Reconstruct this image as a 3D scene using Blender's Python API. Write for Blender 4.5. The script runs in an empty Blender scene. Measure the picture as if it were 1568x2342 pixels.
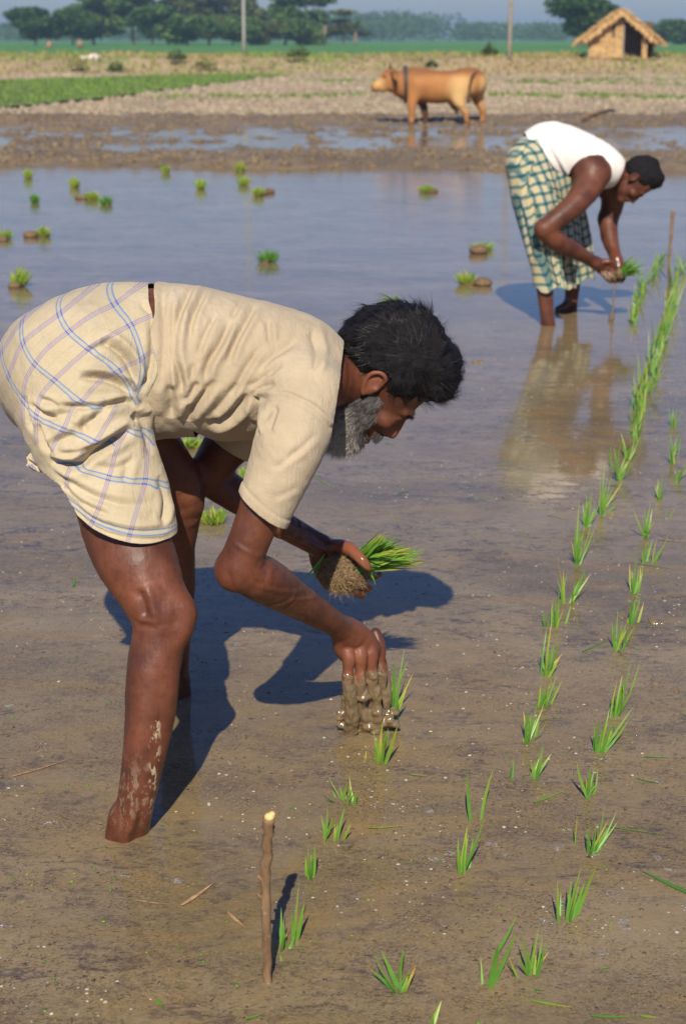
import bpy, math, random
import numpy as np
from mathutils import Vector, Matrix

SC = bpy.context.scene
COL = SC.collection
RNG = np.random.default_rng(7)
random.seed(7)

# ---------------------------------------------------------------- camera
FPX, CX, CY = 3578.0, 784.0, 1171.0
PITCH = math.radians(16.84)
CAMH = 1.40
ct, st = math.cos(PITCH), math.sin(PITCH)
cam_d = bpy.data.cameras.new('camera')
cam = bpy.data.objects.new('camera', cam_d)
COL.objects.link(cam)
cam.location = (0, 0, CAMH)
cam.rotation_euler = (math.radians(90) - PITCH, 0, 0)
cam_d.sensor_fit = 'VERTICAL'
cam_d.sensor_height = 36
cam_d.lens = FPX / 2342.0 * 36
cam_d.clip_start = 0.1
cam_d.clip_end = 6000
cam_d.dof.use_dof = True
cam_d.dof.focus_distance = 2.95
cam_d.dof.aperture_fstop = 6.3
SC.camera = cam

# ---------------------------------------------------------------- light
SUN_EL, SUN_AZ = math.radians(41), math.radians(3.5)     # shadows run away from the camera and a little right
w = bpy.data.worlds.new('World')
SC.world = w
w.use_nodes = True
nt = w.node_tree
nt.nodes.clear()
wo = nt.nodes.new('ShaderNodeOutputWorld')
bg = nt.nodes.new('ShaderNodeBackground')
sky = nt.nodes.new('ShaderNodeTexSky')
sky.sky_type = 'NISHITA'
sky.sun_disc = False
sky.sun_elevation = SUN_EL
sky.sun_rotation = math.radians(180) + SUN_AZ
sky.air_density = 1.3
sky.dust_density = 0.4
sky.ozone_density = 4.5
bg.inputs['Strength'].default_value = 0.066
tn_ = nt.nodes.new('ShaderNodeMix'); tn_.data_type = 'RGBA'; tn_.blend_type = 'MULTIPLY'; tn_.inputs[0].default_value = 1
tn_.inputs[7].default_value = (0.78, 0.85, 1.26, 1)       # the violet cast of the evening-side sky
nt.links.new(sky.outputs[0], tn_.inputs[6]); nt.links.new(tn_.outputs[2], bg.inputs[0])
nt.links.new(bg.outputs[0], wo.inputs[0])
sl = bpy.data.lights.new('sun', 'SUN')
sl.energy = 5.0
sl.angle = math.radians(0.5)
sl.color = (1.0, 0.90, 0.73)
so = bpy.data.objects.new('sun', sl)
COL.objects.link(so)
ldir = Vector((math.sin(SUN_AZ) * math.cos(SUN_EL), math.cos(SUN_AZ) * math.cos(SUN_EL), -math.sin(SUN_EL)))
so.rotation_euler = ldir.to_track_quat('-Z', 'Y').to_euler()
so.location = (0, -5, 8)
SC.view_settings.view_transform = 'Standard'
SC.view_settings.look = 'None'
SC.view_settings.exposure = 0.20
SC.view_settings.gamma = 1
SC.view_settings.use_curve_mapping = False
SC.render.engine = 'CYCLES'
SC.cycles.max_bounces = 6
SC.cycles.diffuse_bounces = 3
SC.cycles.glossy_bounces = 3
SC.cycles.transmission_bounces = 3
SC.cycles.volume_bounces = 1
SC.cycles.transparent_max_bounces = 6
SC.cycles.caustics_reflective = False
SC.cycles.caustics_refractive = False

# ---------------------------------------------------------------- measuring helpers
def P(px, py, Y):
    """the point of the place at distance Y seen at a point of a 1568 x 2342 print of the photograph"""
    dx, dy = (px - CX) / FPX, (CY - py) / FPX
    d = (dx, ct + dy * st, -st + dy * ct)
    t = Y / d[1]
    return np.array((d[0] * t, Y, CAMH + d[2] * t))
def PG(px, py, z=0.0):
    """the point at height z on the same line"""
    dx, dy = (px - CX) / FPX, (CY - py) / FPX
    d = (dx, ct + dy * st, -st + dy * ct)
    t = (z - CAMH) / d[2]
    return np.array((d[0] * t, d[1] * t, z))
def M(px, p):
    """px print pixels in metres at point p"""
    return px / FPX * (p[1] * ct + (CAMH - p[2]) * st)

def tag(o, label=None, cat=None, group=None, kind=None):
    if label: o['label'] = label
    if cat: o['category'] = cat
    if group: o['group'] = group
    if kind: o['kind'] = kind
    return o
def empty(name, loc, rz=0.0):
    o = bpy.data.objects.new(name, None)
    o.location = Vector([float(c) for c in loc])
    o.rotation_euler.z = rz
    o.empty_display_size = 0.1
    COL.objects.link(o)
    return o
def parent(o, p):
    """o was built in world coordinates: shift its mesh so that it sits under p"""
    o.parent = p
    o.matrix_parent_inverse = Matrix.Identity(4)
    return o
def np_mesh(name, V, F, smooth=True, attrs=None):
    """V (n,3); F list of faces or (m,k) array"""
    me = bpy.data.meshes.new(name)
    V = np.asarray(V, dtype=np.float32)
    if isinstance(F, np.ndarray) and F.ndim == 2:
        k = F.shape[1]
        me.vertices.add(len(V)); me.vertices.foreach_set('co', V.ravel())
        me.loops.add(F.size); me.loops.foreach_set('vertex_index', F.astype(np.int32).ravel())
        me.polygons.add(len(F))
        me.polygons.foreach_set('loop_start', np.arange(0, F.size, k, dtype=np.int32))
        me.polygons.foreach_set('loop_total', np.full(len(F), k, dtype=np.int32))
        me.update(calc_edges=True)
        me.validate()
    else:
        me.from_pydata([tuple(map(float, v)) for v in V], [], [list(map(int, f)) for f in F])
        me.update()
    if smooth:
        me.polygons.foreach_set('use_smooth', np.ones(len(me.polygons), dtype=bool))
    for k_, a in (attrs or {}).items():
        a = np.asarray(a, dtype=np.float32)
        if len(a) != len(me.vertices): continue
        if a.ndim == 1:
            at = me.attributes.new(k_, 'FLOAT', 'POINT'); at.data.foreach_set('value', a)
        else:
            at = me.attributes.new(k_, 'FLOAT_VECTOR', 'POINT'); at.data.foreach_set('vector', a.ravel())
    return me
def link(name, me, mat, par=None, world=True):
    """one object; when it has a parent its mesh is moved into the parent's frame"""
    o = bpy.data.objects.new(name, me)
    if mat:
        if isinstance(mat, (list, tuple)):
            for m_ in mat: me.materials.append(m_)
        else: me.materials.append(mat)
    COL.objects.link(o)
    if par is not None:
        o.parent = par
        if world:
            q = par; mw = Matrix.Identity(4)
            while q is not None:
                mw = (Matrix.Translation(q.location) @ q.rotation_euler.to_matrix().to_4x4()) @ mw
                q = q.parent
            me.transform(mw.inverted())
    return o
def base_at(o, loc):
    """put the origin of a top-level mesh object at loc without moving it"""
    loc = Vector([float(c) for c in loc])
    o.data.transform(Matrix.Translation(-loc)); o.location = loc
    return o

# ---------------------------------------------------------------- material helpers
class NT:
    def __init__(s, name, rough=0.8, spec=0.5, coord='Object'):
        s.m = bpy.data.materials.new(name); s.m.use_nodes = True
        s.t = s.m.node_tree; s.n = s.t.nodes; s.l = s.t.links
        s.b = s.n['Principled BSDF']
        s.b.inputs['Roughness'].default_value = rough
        s.b.inputs['Specular IOR Level'].default_value = spec
        if coord == 'Position':
            s.co = s.n.new('ShaderNodeNewGeometry').outputs['Position']
        else:
            s.co = s.n.new('ShaderNodeTexCoord').outputs[coord]
    def set(s, key, v):
        i = s.b.inputs[key]
        if hasattr(v, 'node'): s.l.new(v, i)
        else: i.default_value = v if not isinstance(v, tuple) or len(v) == 4 else (*v, 1) if i.type == 'RGBA' else v
    def map(s, scale=(1, 1, 1), rot=(0, 0, 0), co=None):
        m = s.n.new('ShaderNodeMapping'); m.inputs['Scale'].default_value = scale
        m.inputs['Rotation'].default_value = rot
        s.l.new(co or s.co, m.inputs['Vector']); return m.outputs[0]
    def noise(s, scale, detail=4, rough=0.55, co=None, dist=0.0, out='Fac'):
        n = s.n.new('ShaderNodeTexNoise'); n.inputs['Scale'].default_value = scale
        n.inputs['Detail'].default_value = detail; n.inputs['Roughness'].default_value = rough
        n.inputs['Distortion'].default_value = dist
        s.l.new(co or s.co, n.inputs['Vector']); return n.outputs[out]
    def voro(s, scale, feature='F1', co=None, out='Distance', rnd=1.0):
        n = s.n.new('ShaderNodeTexVoronoi'); n.feature = feature; n.inputs['Scale'].default_value = scale
        n.inputs['Randomness'].default_value = rnd
        s.l.new(co or s.co, n.inputs['Vector']); return n.outputs[out]
    def wave(s, scale, dist=2, detail=2, co=None, direction='X'):
        n = s.n.new('ShaderNodeTexWave'); n.inputs['Scale'].default_value = scale; n.bands_direction = direction
        n.inputs['Distortion'].default_value = dist; n.inputs['Detail'].default_value = detail
        s.l.new(co or s.co, n.inputs['Vector']); return n.outputs['Fac']
    def ramp(s, fac, stops, interp='LINEAR'):
        r = s.n.new('ShaderNodeValToRGB'); e = r.color_ramp; e.interpolation = interp
        while len(e.elements) < len(stops): e.elements.new(0.5)
        for el, (p, c) in zip(e.elements, stops):
            el.position = p
            el.color = (c, c, c, 1) if not isinstance(c, tuple) else (*c[:3], 1)
        s.l.new(fac, r.inputs[0]); return r.outputs[0]
    def mix(s, fac, a, b, mode='MIX'):
        m = s.n.new('ShaderNodeMix'); m.data_type = 'RGBA'; m.blend_type = mode
        for i, v in ((0, fac), (6, a), (7, b)):
            if hasattr(v, 'node'): s.l.new(v, m.inputs[i])
            elif i == 0: m.inputs[0].default_value = v
            else: m.inputs[i].default_value = (*v[:3], 1) if isinstance(v, tuple) else (v, v, v, 1)
        return m.outputs[2]
    def math(s, op, a, b=None, c=None, clamp=False):
        m = s.n.new('ShaderNodeMath'); m.operation = op; m.use_clamp = clamp
        for i, v in enumerate((a, b, c)):
            if v is None: continue
            if hasattr(v, 'node'): s.l.new(v, m.inputs[i])
            else: m.inputs[i].default_value = v
        return m.outputs[0]
    def attr(s, name, out='Fac'):
        a = s.n.new('ShaderNodeAttribute'); a.attribute_name = name; return a.outputs[out]
    def bump(s, h, strength=0.3, dist=0.01, normal=None):
        b = s.n.new('ShaderNodeBump'); b.inputs['Strength'].default_value = strength
        b.inputs['Distance'].default_value = dist
        s.l.new(h, b.inputs['Height'])
        if normal: s.l.new(normal, b.inputs['Normal'])
        s.l.new(b.outputs[0], s.b.inputs['Normal']); return b.outputs[0]
    def sep(s, co=None):
        n = s.n.new('ShaderNodeSeparateXYZ'); s.l.new(co or s.co, n.inputs[0]); return n.outputs

def lin(*c):
    """sRGB 0-255 to linear"""
    return tuple(((v / 255) / 12.92 if v / 255 <= .04045 else ((v / 255 + .055) / 1.055) ** 2.4) for v in c)

# ---------------------------------------------------------------- signed-distance modelling
def smooth_min(a, b, k):
    if k <= 0: return np.minimum(a, b)
    h = np.clip(0.5 + 0.5 * (b - a) / k, 0, 1)
    return b + (a - b) * h - k * h * (1 - h)
class SDF:
    def __init__(s): s.ops = []
    def add(s, f, k=0.0): s.ops.append(('a', f, k)); return s
    def sub(s, f, k=0.0): s.ops.append(('s', f, k)); return s
    def disp(s, f, amax): s.ops.append(('d', f, amax)); return s
def catmull(S, n):
    S = np.asarray(S, float)
    if len(S) < 3 or n <= 1: return S
    out = []
    for i in range(len(S) - 1):
        p0 = S[max(i - 1, 0)]; p1 = S[i]; p2 = S[i + 1]; p3 = S[min(i + 2, len(S) - 1)]
        for j in range(n):
            t = j / n
            out.append(0.5 * ((2 * p1) + (-p0 + p2) * t + (2 * p0 - 5 * p1 + 4 * p2 - p3) * t * t + (-p0 + 3 * p1 - 3 * p2 + p3) * t ** 3))
    out.append(S[-1]); return np.array(out)
def tube(S, n=3, axis=(0, 1, 0)):
    """S rows: x y z r s; s stretches the section along axis"""
    S = catmull(S, n); A, B = S[:-1].astype(np.float32), S[1:].astype(np.float32)
    ax = np.asarray(axis, np.float32); ax = ax / np.linalg.norm(ax)
    def f(Q):
        d = None
        for a, b in zip(A, B):
            ab = b[:3] - a[:3]; L = float(ab @ ab) + 1e-12
            rel = Q - a[:3]
            t = np.clip(rel @ ab / L, 0, 1)
            c = rel - t[..., None] * ab
            r = a[3] + t * (b[3] - a[3]); s_ = a[4] + t * (b[4] - a[4])
            h = c @ ax
            n2 = np.einsum('...i,...i', c, c) - h * h + (h / s_) ** 2
            e = (np.sqrt(np.maximum(n2, 0)) - r) * np.minimum(1, 0.5 + 0.5 * s_)
            d = e if d is None else np.minimum(d, e)
        return d
    return f
def T(stations, n=3, grow=0.0, axis=(0, 1, 0)):
    """tube from rows (px, py, Y, r_px[, s])"""
    R = []
    for q in stations:
        p = P(q[0], q[1], q[2]); R.append((*p, M(q[3], p) + grow, q[4] if len(q) > 4 else 1.0))
    return tube(R, n, axis)
def ell(c, r, R=None):
    c = np.asarray(c, np.float32); r = np.asarray(r, np.float32)
    def f(Q):
        q = Q - c
        if R is not None: q = q @ np.asarray(R, np.float32).T
        k = q / r
        k1 = np.sqrt(np.einsum('...i,...i', k, k)); k2 = k / r
        k2 = np.sqrt(np.einsum('...i,...i', k2, k2)) + 1e-9
        return k1 * (k1 - 1) / k2
    return f
def half(p, n):
    p = np.asarray(p, np.float32); n = np.asarray(n, np.float32); n = n / np.linalg.norm(n)
    return lambda Q: (Q - p) @ n
def mesh_sdf(sdf, lo, hi, vox, B=14):
    lo = np.asarray(lo, float); hi = np.asarray(hi, float)
    S = B * vox; nb = np.ceil((hi - lo) / S).astype(int)
    gi = np.stack(np.meshgrid(*[np.arange(k) for k in nb], indexing='ij'), -1).reshape(-1, 3)
    cen = (lo + (gi + 0.5) * S).astype(np.float32)
    hd = S * 0.5 * math.sqrt(3)
    f = np.full(len(cen), 1.0, np.float32); rel = []
    for kind, fn, k in sdf.ops:
        if kind == 'd': rel.append(None); continue
        d = fn(cen); rel.append(d < hd * 2.1 + k + 0.01)
        if kind == 'a': f = smooth_min(f, d, k)
        else: f = -smooth_min(-f, d, k)
    dm = sum(k for kind, fn, k in sdf.ops if kind == 'd')
    act = np.where(np.abs(f) < hd * 1.9 + dm + 0.006)[0]
    gi = gi[act]; n1 = B + 1
    loc = np.stack(np.meshgrid(*[np.arange(n1)] * 3, indexing='ij'), -1).astype(np.float32)
    F = np.full((len(act), n1, n1, n1), 1.0, np.float32)
    org = (lo + gi * S).astype(np.float32)
    CH = 200
    for c0 in range(0, len(act), CH):
        for (kind, fn, k), rl in zip(sdf.ops, rel):
            ids = np.arange(c0, min(c0 + CH, len(act)))
            if rl is not None: ids = ids[rl[act[ids]]]
            if not len(ids): continue
            Q = org[ids][:, None, None, None, :] + loc * np.float32(vox)
            d = fn(Q)
            if kind == 'a': F[ids] = smooth_min(F[ids], d, k)
            elif kind == 's': F[ids] = -smooth_min(-F[ids], d, k)
            else: F[ids] = F[ids] + d
    # surface nets
    G = (nb * B + 4)
    neg = F < 0
    cs = np.zeros((len(act), B, B, B), np.int8)
    for a in (0, 1):
        for b in (0, 1):
            for c in (0, 1): cs += neg[:, a:a + B, b:b + B, c:c + B]
    bi, ii, jj, kk = np.where((cs > 0) & (cs < 8))
    acc = np.zeros((len(bi), 3)); cnt = np.zeros(len(bi))
    corners = [(a, b, c) for a in (0, 1) for b in (0, 1) for c in (0, 1)]
    for p_ in corners:
        for ax in range(3):
            if p_[ax]: continue
            q_ = list(p_); q_[ax] = 1
            fa = F[bi, ii + p_[0], jj + p_[1], kk + p_[2]]; fb = F[bi, ii + q_[0], jj + q_[1], kk + q_[2]]
            m = (fa < 0) != (fb < 0)
            t = np.where(m, fa / np.where(m, fa - fb, 1), 0)
            v = np.tile(np.array(p_, float), (len(bi), 1)); v[:, ax] += t
            acc[m] += v[m]; cnt[m] += 1
    cell = gi[bi] * B + np.stack((ii, jj, kk), 1)
    V = lo + (cell + acc / cnt[:, None]) * vox
    key = (cell[:, 0] * G[1] + cell[:, 1]) * G[2] + cell[:, 2]
    order = np.argsort(key); ks = key[order]
    def look(c):
        kq = (c[:, 0] * G[1] + c[:, 1]) * G[2] + c[:, 2]
        p = np.clip(np.searchsorted(ks, kq), 0, len(ks) - 1)
        return np.where(ks[p] == kq, order[p], -1)
    quads = []
    for ax in range(3):
        a1, a2 = (ax + 1) % 3, (ax + 2) % 3
        s0 = [slice(None), slice(0, B), slice(0, B), slice(0, B)]; s1 = list(s0); s1[ax + 1] = slice(1, B + 1)
        n0 = neg[tuple(s0)]; n1_ = neg[tuple(s1)]
        b_, i_, j_, k_ = np.where(n0 != n1_)
        c = gi[b_] * B + np.stack((i_, j_, k_), 1)
        e1 = np.zeros(3, int); e1[a1] = 1; e2 = np.zeros(3, int); e2[a2] = 1
        q = np.stack((look(c), look(c - e1), look(c - e1 - e2), look(c - e2)), 1)
        flip = ~n0[b_, i_, j_, k_]
        q[flip] = q[flip][:, ::-1]
        quads.append(q[(q >= 0).all(1)])
    return V, np.concatenate(quads)
def normals(V, F):
    n = np.cross(V[F[:, 2]] - V[F[:, 0]], V[F[:, 3 if F.shape[1] > 3 else 1]] - V[F[:, 1]])
    N = np.zeros_like(V)
    for k in range(F.shape[1]): np.add.at(N, F[:, k], n)
    return N / (np.linalg.norm(N, axis=1, keepdims=True) + 1e-12)
def relax(V, F, it=1, lam=0.5):
    for _ in range(it):
        A = np.zeros_like(V); c = np.zeros(len(V))
        for k in range(F.shape[1]):
            a, b = F[:, k], F[:, (k + 1) % F.shape[1]]
            np.add.at(A, a, V[b]); np.add.at(c, a, 1)
        V = V + lam * (A / np.maximum(c, 1)[:, None] - V)
    return V
def clip_mesh(V, F, g, attrs=None):
    """keep the part where g < 0, cutting faces; returns V, list of faces, attrs"""
    inside = g < 0; attrs = dict(attrs or {})
    k = inside[F].sum(1)
    keep = [list(map(int, f)) for f in F[k == F.shape[1]]]
    V = list(V); at = {n_: list(a) for n_, a in attrs.items()}; cut = {}
    def cv(a, b):
        kk = (min(a, b), max(a, b))
        if kk not in cut:
            t = g[a] / (g[a] - g[b]); t = min(max(t, .02), .98); cut[kk] = len(V); V.append(V[a] + t * (V[b] - V[a]))
            for n_ in at: at[n_].append(at[n_][a] + t * (at[n_][b] - at[n_][a]))
        return cut[kk]
    for f in F[(k > 0) & (k < F.shape[1])]:
        o = []
        for i in range(len(f)):
            a, b = int(f[i]), int(f[(i + 1) % len(f)])
            if inside[a]: o.append(a)
            if inside[a] != inside[b]: o.append(cv(a, b))
        if len(o) > 2: keep.append(o)
    V = np.array(V)
    used = np.zeros(len(V), bool)
    for f in keep: used[f] = True
    mp = np.cumsum(used) - 1
    keep = [[int(mp[i]) for i in f] for f in keep]
    return V[used], keep, {n_: np.array(a)[used] for n_, a in at.items()}
def tri_quads(faces):
    """faces list -> quads array (triangles repeat no vertex: padded by splitting polygons)"""
    out = []
    for f in faces:
        if len(f) == 4: out.append(f)
    return np.array(out)
def noise3(Q, scale, seed=0, octaves=3):
    """cheap value noise, vectorised, about -1..1"""
    Q = np.asarray(Q, float) * scale; tot = 0; amp = 1; norm = 0
    for o in range(octaves):
        q = Q * (2 ** o) + seed * 17.3 + o * 5.1
        i = np.floor(q).astype(np.int64); f = q - i; u = f * f * (3 - 2 * f); r = 0
        for a in (0, 1):
            for b in (0, 1):
                for c in (0, 1):
                    h = (i[..., 0] + a) * 374761393 + (i[..., 1] + b) * 668265263 + (i[..., 2] + c) * 2147483647 + seed * 974711
                    h = (h ^ (h >> 13)) * 1274126177; h = (h ^ (h >> 16)) & 0xffff
                    wgt = (u[..., 0] if a else 1 - u[..., 0]) * (u[..., 1] if b else 1 - u[..., 1]) * (u[..., 2] if c else 1 - u[..., 2])
                    r = r + wgt * (h / 32767.5 - 1)
        tot = tot + amp * r; norm += amp; amp *= .5
    return tot / norm
def poly_dist(xz, line):
    """distance, parameter 0..1 and signed side of points (n,2) to a polyline (m,2)"""
    best = np.full(len(xz), 1e9); par = np.zeros(len(xz)); sgn = np.ones(len(xz))
    L = np.linalg.norm(np.diff(line, axis=0), axis=1); cum = np.concatenate(([0], np.cumsum(L))); tot = cum[-1]
    for i in range(len(line) - 1):
        a, b = line[i], line[i + 1]; ab = b - a
        t = np.clip((xz - a) @ ab / (ab @ ab), 0, 1)
        r = xz - a - t[:, None] * ab; d = np.linalg.norm(r, axis=1)
        m = d < best
        best[m] = d[m]; par[m] = (cum[i] + t[m] * L[i]) / tot
        sgn[m] = np.sign(ab[0] * r[m, 1] - ab[1] * r[m, 0])
    return best, par, sgn

# ================================================================ materials
def mat_water():
    n = NT('muddy_water', 0.07, 0.5, 'Position')
    n.b.inputs['IOR'].default_value = 1.33
    flow = n.map((1.0, 2.0, 1), (0, 0, 0.30))
    big = n.noise(0.9, 5, 0.6, flow, 0.6)
    mid = n.noise(8.5, 7, 0.74, flow, 1.0)
    fine = n.noise(38, 5, 0.75, flow, 0.5)
    c = n.mix(n.ramp(big, [(0.35, 0.0), (0.65, 1.0)]), (0.160, 0.120, 0.064), (0.268, 0.205, 0.118))
    def dist_to(x, y):
        d = n.n.new('ShaderNodeVectorMath'); d.operation = 'DISTANCE'; n.l.new(n.co, d.inputs[0]); d.inputs[1].default_value = (x, y, 0); return d.outputs['Value']
    stir = None
    for x_, y_, r_ in ((0.06, 2.95, 0.55), (-0.33, 2.60, 0.35), (0.10, 2.45, 0.40), (1.15, 7.6, 0.9), (-0.1, 2.2, .4)):
        q_ = n.ramp(n.math('DIVIDE', dist_to(x_, y_), r_ * 1.6), [(0.0, 1.0), (0.25, 0.85), (1.0, 0.0)])
        stir = q_ if stir is None else n.math('MAXIMUM', stir, q_)
    stir = n.math('MULTIPLY', stir, n.ramp(n.noise(3.5, 5, .6, flow, 2.0), [(0.40, 0.1), (0.60, 1.0)]))
    tan_ = n.ramp(n.noise(2.2, 5, .6, flow, 1.5), [(0.48, 0.0), (0.62, 0.7)])
    c = n.mix(n.math('MAXIMUM', stir, tan_), c, (0.245, 0.168, 0.070))
    film = n.ramp(n.math('MULTIPLY', n.ramp(mid, [(0.42, 0.0), (0.60, 1.0)]), n.ramp(fine, [(0.36, 0.0), (0.60, 1.0)])), [(0.15, 0.0), (0.8, 1.0)])
    zone = n.ramp(n.noise(1.6, 4, 0.6, flow), [(0.36, 0.15), (0.58, 1.0)])
    film = n.math('MULTIPLY', n.math('MULTIPLY', film, zone), n.math('SUBTRACT', 1.0, n.math('MULTIPLY', stir, .8)))
    c = n.mix(n.math('MULTIPLY', film, 0.88), c, (0.050, 0.036, 0.038))
    # drowned crumbs of straw and soil
    sp = n.ramp(n.voro(120, co=n.map((1, 1.7, 1))), [(0.0, 1.0), (0.17, 1.0), (0.24, 0.0)])
    spm = n.ramp(n.noise(14, 3, 0.6), [(0.5, 0.0), (0.62, 1.0)])
    c = n.mix(n.math('MULTIPLY', n.math('MULTIPLY', sp, spm), 0.55), c, (0.05, 0.035, 0.028))
    sp2 = n.ramp(n.voro(60, co=n.map((1, 2.1, 1), (0, 0, .5))), [(0.0, 1.0), (0.10, 1.0), (0.15, 0.0)])
    spm2 = n.ramp(n.noise(9, 3, 0.6, n.map((1, 1, 1), (0, 0, 1))), [(0.52, 0.0), (0.62, 1.0)])
    c = n.mix(n.math('MULTIPLY', n.math('MULTIPLY', sp2, spm2), 0.5), c, (0.42, 0.36, 0.27))
    c = n.mix(n.math('MULTIPLY', n.ramp(n.noise(70, 5, .8, flow), [(0.5, 0.0), (0.72, 1.0)]), 0.55), c, (0.34, 0.29, 0.21))
    grit = n.math('MULTIPLY', n.ramp(n.noise(150, 4, .75, flow), [(0.50, 0.0), (0.60, 1.0)]), n.ramp(n.noise(6, 4, .65, n.map((1, 1.6, 1), (0, 0, .8))), [(0.42, 0.0), (0.60, 1.0)]))
    c = n.mix(n.math('MULTIPLY', grit, 0.70), c, (0.040, 0.028, 0.026))
    n.set('Base Color', c)
    n.set('Roughness', n.math('ADD', n.math('MULTIPLY', film, 0.16), 0.025))
    # ripples: long low swells, small capillary ripples and the wake round the feet
    rip = n.noise(5.0, 3, 0.5, n.map((0.55, 2.2, 1), (0, 0, 0.12)), 0.4)
    rip2 = n.noise(24, 2, 0.5, n.map((0.6, 1.8, 1), (0, 0, -0.1)), 0.3)
    h = n.math('ADD', n.math('MULTIPLY', rip, 1.0), n.math('MULTIPLY', rip2, 0.16))
    for x_, y_, a_ in ((-0.36, 2.60, .30), (0.04, 3.02, .30), (-0.33, 3.23, .22)):
        d_ = dist_to(x_, y_); wv = n.math('MULTIPLY', n.math('SINE', n.math('MULTIPLY', n.math('ADD', d_, n.math('MULTIPLY', rip, .05)), 125.0)), n.math('EXPONENT', n.math('MULTIPLY', d_, -7.0)))
        h = n.math('ADD', h, n.math('MULTIPLY', wv, a_))
    h = n.math('MULTIPLY', h, n.ramp(n.math('DIVIDE', n.sep()[1], 20.0), [(0.2, 0.35), (0.42, 0.45), (0.62, 1.5)]))
    h = n.math('ADD', h, n.math('MULTIPLY', film, 0.05))
    n.bump(h, 0.17, 0.012)
    return n.m
def mat_mud(name, a, b, rough, bump=0.6, sc=6, wet=0.5):
    n = NT(name, rough, 0.5, 'Position')
    f = n.noise(sc, 7, 0.65, dist=0.4)
    c = n.mix(n.ramp(f, [(0.32, 0.0), (0.68, 1.0)]), a, b)
    f2 = n.noise(sc * 0.17, 3, 0.5)
    c = n.mix(n.ramp(f2, [(0.35, 0.0), (0.7, 0.6)]), c, tuple(v * 0.72 for v in a))
    n.set('Base Color', c)
    n.set('Roughness', n.ramp(n.noise(sc * 1.7, 3), [(0.3, max(rough - wet, 0.12)), (0.7, rough)]))
    n.bump(n.noise(sc * 3, 8, 0.7), bump, 0.05)
    return n.m
def mat_grass(name, a, b, c2, rough=0.6):
    n = NT(name, rough, 0.3, 'Position')
    f = n.noise(1.6, 6, 0.65); g = n.noise(0.25, 3, 0.5, n.map((1, 2.5, 1)))
    c = n.mix(n.ramp(f, [(0.3, 0.0), (0.7, 1.0)]), a, b)
    n.set('Base Color', n.mix(n.ramp(g, [(0.4, 0.0), (0.66, 1.0)]), c, c2))
    n.bump(n.noise(9, 6, 0.7), 0.7, 0.1)
    return n.m
def mat_leafy(name, stops, spec=0.35, rough=0.45, trans=0.25):
    """colour by the stored age of each blade and the place along it"""
    n = NT(name, rough, spec)
    v = n.math('ADD', n.attr('tint'), n.math('MULTIPLY', n.math('SUBTRACT', n.noise(60, 2), 0.5), 0.25))
    n.set('Base Color', n.ramp(v, stops))
    n.b.inputs['Subsurface Weight'].default_value = 0
    tr = n.n.new('ShaderNodeBsdfTranslucent'); n.l.new(n.ramp(v, stops), tr.inputs[0])
    mx = n.n.new('ShaderNodeMixShader'); mx.inputs[0].default_value = trans
    out = n.n['Material Output']
    n.l.new(n.b.outputs[0], mx.inputs[1]); n.l.new(tr.outputs[0], mx.inputs[2]); n.l.new(mx.outputs[0], out.inputs[0])
    return n.m
def mat_plain(name, a, b=None, rough=0.8, sc=30, bump=0.3, spec=0.4, bd=0.005, coord='Object'):
    n = NT(name, rough, spec, coord)
    if b is None: b = tuple(v * 0.6 for v in a)
    n.set('Base Color', n.mix(n.ramp(n.noise(sc, 5, 0.6), [(0.35, 0.0), (0.65, 1.0)]), a, b))
    if bump: n.bump(n.noise(sc * 2.5, 5, 0.6), bump, bd)
    return n.m

MW = mat_water()
M_BANK = mat_mud('wet_mud', (0.175, 0.125, 0.068), (0.300, 0.225, 0.130), 0.62, 0.9, 5, 0.3)
M_DRY = mat_mud('dry_ploughed_soil', (0.30, 0.235, 0.155), (0.48, 0.385, 0.265), 0.95, 1.0, 2.2, 0.0)
M_BUND = mat_mud('dry_bank_soil', (0.30, 0.22, 0.12), (0.47, 0.36, 0.22), 0.95, 1.0, 1.6, 0.0)
M_GREEN = mat_grass('short_green_grass', (0.110, 0.200, 0.030), (0.190, 0.280, 0.050), (0.150, 0.150, 0.055))
M_FAR = mat_grass('far_green_crop', (0.045, 0.200, 0.040), (0.065, 0.250, 0.050), (0.130, 0.230, 0.045))
M_RICE = mat_leafy('rice_leaf', [(0.0, (0.085, 0.270, 0.042)), (0.36, (0.200, 0.390, 0.050)), (0.62, (0.360, 0.460, 0.060)), (0.80, (0.620, 0.460, 0.070)), (1.0, (0.450, 0.210, 0.065))], 0.45, 0.38, 0.35)
M_ROOT = mat_plain('root_fibre', (0.24, 0.155, 0.075), (0.07, 0.042, 0.02), 0.7, 140, 0.6, 0.5, 0.003)
M_STRAW = mat_plain('straw', (0.50, 0.33, 0.16), (0.26, 0.15, 0.07), 0.6, 60, 0.3, 0.4, 0.002)
M_FOAM = mat_plain('foam', (0.55, 0.54, 0.52), (0.30, 0.29, 0.27), 0.25, 90, 0.6, 0.6, 0.003)
M_CRUMB = mat_plain('waterlogged_crumb', (0.12, 0.085, 0.055), (0.05, 0.035, 0.03), 0.5, 90, 0.4)
M_WETMUD = mat_plain('dripping_mud', (0.215, 0.155, 0.085), (0.140, 0.098, 0.052), 0.12, 45, 0.25, 0.8, 0.004)
M_TREE = mat_leafy('tree_foliage', [(0.0, (0.030, 0.080, 0.020)), (0.4, (0.080, 0.165, 0.035)), (0.7, (0.150, 0.230, 0.050)), (1.0, (0.26, 0.26, 0.07))], 0.2, 0.6, 0.28)
M_BARK = mat_plain('bark', (0.26, 0.20, 0.14), (0.10, 0.075, 0.05), 0.9, 8, 0.5)
M_POLE_G = mat_plain('grey_pole', (0.36, 0.38, 0.33), (0.28, 0.29, 0.26), 0.7, 6, 0.1)
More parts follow.
